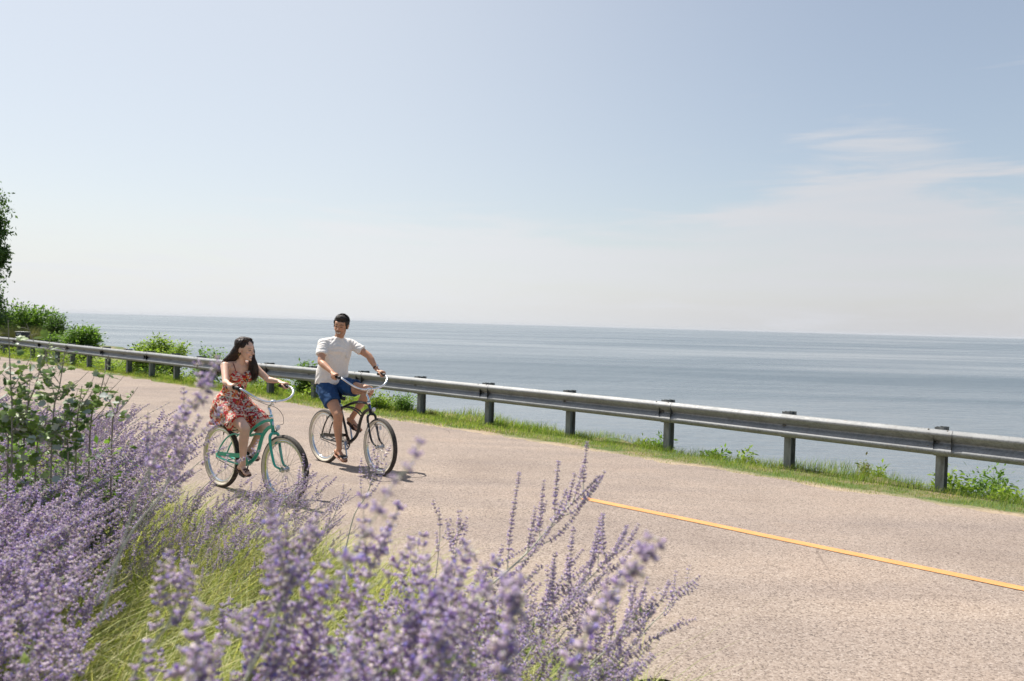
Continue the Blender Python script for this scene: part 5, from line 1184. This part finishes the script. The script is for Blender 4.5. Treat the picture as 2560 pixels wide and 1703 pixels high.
# the tall tree at the left edge: trunk and limbs outside the frame, hanging twigs inside it
rng = np.random.default_rng(70); tb = lot(-60, 40); tree = empty('tall_tree', tb, 0, 'tall dark green tree at the left edge of the picture', 'tree')
lim_, lp, ld = [], [], []
b = bez((0,0,-.2),(.1,.1,4),(-.3,.2,7.6),14); lim_.append((*np_tube(b,.24,.06,9),0))
cl = [((8,520),60),((18,545),60),((-8,560),70),((10,575),55),((4,610),70),((14,635),55),((22,618),40),((2,650),40),((-30,520),90),((-40,600),90),((-60,470),120),((-70,560),120),((-90,420),120),((-80,660),110),((2,735),70),((4,760),80),((6,790),80),((-8,720),80),((-20,760),110),((-12,820),120),((-50,720),110),((-60,800),120),((-10,495),55)]
for (px,py), r_ in cl:
    c = np.array(at(px-36, py, 40)-tb); c[1] += rng.uniform(-.8,.8); rr = r_/F*40*.62; t = rng.uniform(.25,.8); s_ = b[int(t*13)]; mid = (s_+c)/2+np.array([0,0,.35]); bb_ = bez(s_, mid, c, 8); lim_.append((*np_tube(bb_,.05,.012,6),0))
    for j in range(9):
        e = c+rng.normal(size=3)*rr*.55; e[2] -= .15; q_ = bez(bb_[5], (bb_[5]+e)/2+np.array([0,0,.15]), e, 5); lim_.append((*np_tube(q_,.014,.004,4),0))
        m_ = 95; tt = rng.uniform(.3,1,m_)[:,None]; p = q_[0]*(1-tt)+e*tt+rng.normal(size=(m_,3))*rr*.16; lp.append(p); d = rng.normal(size=(m_,3))*.5; d[:,2] -= .6; ld.append(d)
V,T,_m = join(lim_); np_mesh('trunk', V, T, bark, parent=tree); lp = np.concatenate(lp); ld = np.concatenate(ld)
V,T = inst(*LEAF2, lp, rot_mats(ld,rng), rng.uniform(.13,.24,len(lp))); np_mesh('crown', V, T, dark_l, parent=tree)

# white poplar shoots on the left of the bed
POP = []
ang_ = [0,18,42,60,88,118,150,180,210,242,272,300,318,342]; rad2 = [1.0,.70,.86,.58,.66,.50,.42,.30,.42,.50,.66,.58,.86,.70]
pv = [[.35,0,.03]]+[[.35+.62*math.cos(R(a))*r_, .62*math.sin(R(a))*r_, -.05*abs(math.sin(R(a)))] for a, r_ in zip(ang_, rad2)]
pt_ = [[0,1+i,1+(i+1) % 14] for i in range(14)]
POPLEAF = (np.array(pv), np.array(pt_))
pop_top = leafy('poplar_leaf_top', [(.09,.17,.05),(.18,.28,.06),(.32,.42,.11),(.13,.22,.07)], .45, .4, .5, 1.5)
pop_und = leafy('poplar_leaf_underside', [(.42,.46,.40),(.55,.58,.52),(.34,.40,.30)], .25, .6, .2, 1.0)
pop_stem = simple('poplar_twig', (.24,.21,.17), .7, 0, .2)
def poplar(label, pts, nleaf, ls, seed, side=5):
    rng = np.random.default_rng(seed); P_ = [at(*p) for p in pts]; g0 = P_[0].copy(); g0.z = bed_z(g0.x,g0.y)-.03; P_ = [g0]+P_; base = P_[0].copy(); root = empty('poplar_shoot', base, 0, label, 'shoot', 'white poplar shoots at the left of the flower bed')
    sp_ = np.array([list(v-base) for v in spline(P_, 8)]); st = [(*np_tube(sp_,.0055,.0018,6),0)]; lp, ld, ls_ = [], [], []; K = len(sp_)
    brs = [sp_]
    for i in range(side):
        t = rng.uniform(.35,.85); p = sp_[int(t*(K-1))]; a = rng.uniform(0,6.28); e = p+np.array([math.cos(a)*.16,math.sin(a)*.12,rng.uniform(.06,.2)]); q_ = bez(p,(p+e)/2+np.array([0,0,-.02]),e,8); st.append((*np_tube(q_,.003,.001,5),0)); brs.append(q_)
    for bi, b_ in enumerate(brs):
        m_ = int(nleaf*1.5) if bi == 0 else max(5, nleaf//4)
        for j in range(m_):
            t = (rng.uniform(.22,1) if bi == 0 else rng.uniform(.2,1)); p = b_[int(t*(len(b_)-1))]; a = rng.uniform(0,6.28); d = np.array([math.cos(a),math.sin(a),rng.uniform(-.5,.35)]); pe = p+d*rng.uniform(.02,.045); st.append((*np_tube(bez(p,(p+pe)/2+np.array([0,0,.006]),pe,4),.0011,.0008,4),0)); lp.append(pe); ld.append(d); ls_.append(.84*ls*(rng.uniform(.75,1.25) if t < .85 else rng.uniform(.35,.7)))
    V,T,_m = join(st); np_mesh('stem', V, T, pop_stem, parent=root)
    lp, ld, ls_ = map(np.array, (lp,ld,ls_)); M = rot_mats(ld, rng); z_ = np.array([.35,-.25,.8])+rng.normal(size=(len(lp),3))*.8; x_ = M[:,:,0]; z_ -= x_*(z_*x_).sum(1,keepdims=True); z_ /= np.linalg.norm(z_,axis=1,keepdims=True); M = np.stack([x_, np.cross(z_,x_), z_],2)
    for i in range(len(lp)):
        if rng.random() < .16: M[i,:,2] *= -1; M[i,:,1] *= -1
    A = inst(*POPLEAF, lp, M, ls_); B_ = inst(POPLEAF[0]+np.array([0,0,-.02]), POPLEAF[1][:,::-1], lp, M, ls_); V,T,M_ = join([(*A,0),(*B_,1)]); np_mesh('foliage', V, T, [pop_top, pop_und], M_, parent=root); return root
poplar('tallest white poplar shoot at the left edge reaching above the guardrail', [(30,1080,4.2),(26,940,4.2),(20,800,4.2)], 30, .062, 81)
poplar('white poplar shoot with silver tip leaning right, second from the left edge', [(60,1100,4.3),(90,960,4.3),(128,842,4.3)], 26, .060, 82)
poplar('white poplar shoot with big dark leaves in the middle of the shoots', [(130,1090,4.2),(150,960,4.2),(165,862,4.2)], 28, .064, 83)
poplar('low bushy white poplar shoot among the flowers', [(190,1120,4.3),(195,1040,4.3),(205,965,4.3)], 24, .058, 84)
poplar('white poplar shoot with folded silvery leaves right of the middle shoot', [(225,1090,4.4),(250,985,4.4),(272,888,4.4)], 25, .056, 85)
poplar('small outermost white poplar shoot on the right of the group', [(280,1090,4.6),(292,1030,4.6),(302,985,4.6)], 14, .050, 86, 2)
poplar('white poplar shoot with crowded leaves low at the left edge', [(20,1130,4.3),(30,1060,4.3),(45,985,4.3)], 46, .066, 88, 6)
poplar('broad leaved poplar shoot sunk in the sage below the silver tipped one', [(170,1160,4.2),(165,1090,4.2),(160,1030,4.2)], 40, .064, 89, 6)
poplar('leafy white poplar base shoot half hidden in the sage', [(90,1150,4.4),(110,1080,4.4),(120,1010,4.4)], 44, .070, 87)

for px, py, D, hw, sd_, nm in ((60,1010,4.5,110,91,'low leafy green undergrowth at the left edge around the poplar stems'),(215,1010,4.8,90,92,'low leafy green undergrowth right of the poplar stems')):
    b = lot(px, D); bush('undergrowth', nm, 'undergrowth', b, top_h(px,py,D,b), hw/F*D, 46, 34, .055, mid_l, sd_, sr=.004, clump=.05)

# mailbox by the far rail
mbp = lot(57, 36.5); mroot = empty('mailbox', mbp, R(-14), 'black mailbox with white house number behind the far left rail', 'mailbox')
hz_ = at(57, 829, 36.5).z-mbp.z
mb = MB(); mb.box((0,0,(hz_-.36)/2), (.09,.09,hz_-.36), None, 0, .006); mb.build('post', blackpl, mroot)
mb = MB(); mb.box((0,0,hz_-.20), (.52,.30,.34), None, 0, .02); mb.box((.02,0,hz_-.40), (.44,.20,.05), None, 0, .01); bx_ = mb.build('box', blackpl, mroot)
mb = MB(); mb.box((0,0,hz_-.012), (.54,.33,.024), None, 0, .006); mb.build('lid', simple('pale_lid',(.55,.55,.50),.5), mroot)
tx = bpy.data.curves.new('number','FONT'); tx.body = '2879'; tx.size = .13; tx.extrude = .002; tx.align_x = 'CENTER'
to = bpy.data.objects.new('t', tx); C.objects.link(to); dg = bpy.context.evaluated_depsgraph_get(); me = bpy.data.meshes.new_from_object(to.evaluated_get(dg)); bpy.data.objects.remove(to)
nu = link_mesh('house_number', me, whited, bx_); nu.rotation_euler = (R(90),0,0); nu.location = (-.06,-.153,hz_-.17)
# ------------------------------------------------------------------ summer haze over the lake
hv = MB(); hv.box((0,0,10), (78000,78000,60)); q = NT('haze_air')
vp = q.N('ShaderNodeVolumePrincipled', {'Color':(.80,.83,.87,1), 'Density':2.4e-5, 'Anisotropy':0.0}); q.l.new(vp.outputs[0], q.o.inputs['Volume'])
for l_ in list(q.o.inputs['Surface'].links): q.l.remove(l_)
q.n.remove(q.b)
hz = hv.build('haze', q.m, None, False); tag(hz, kind='stuff')
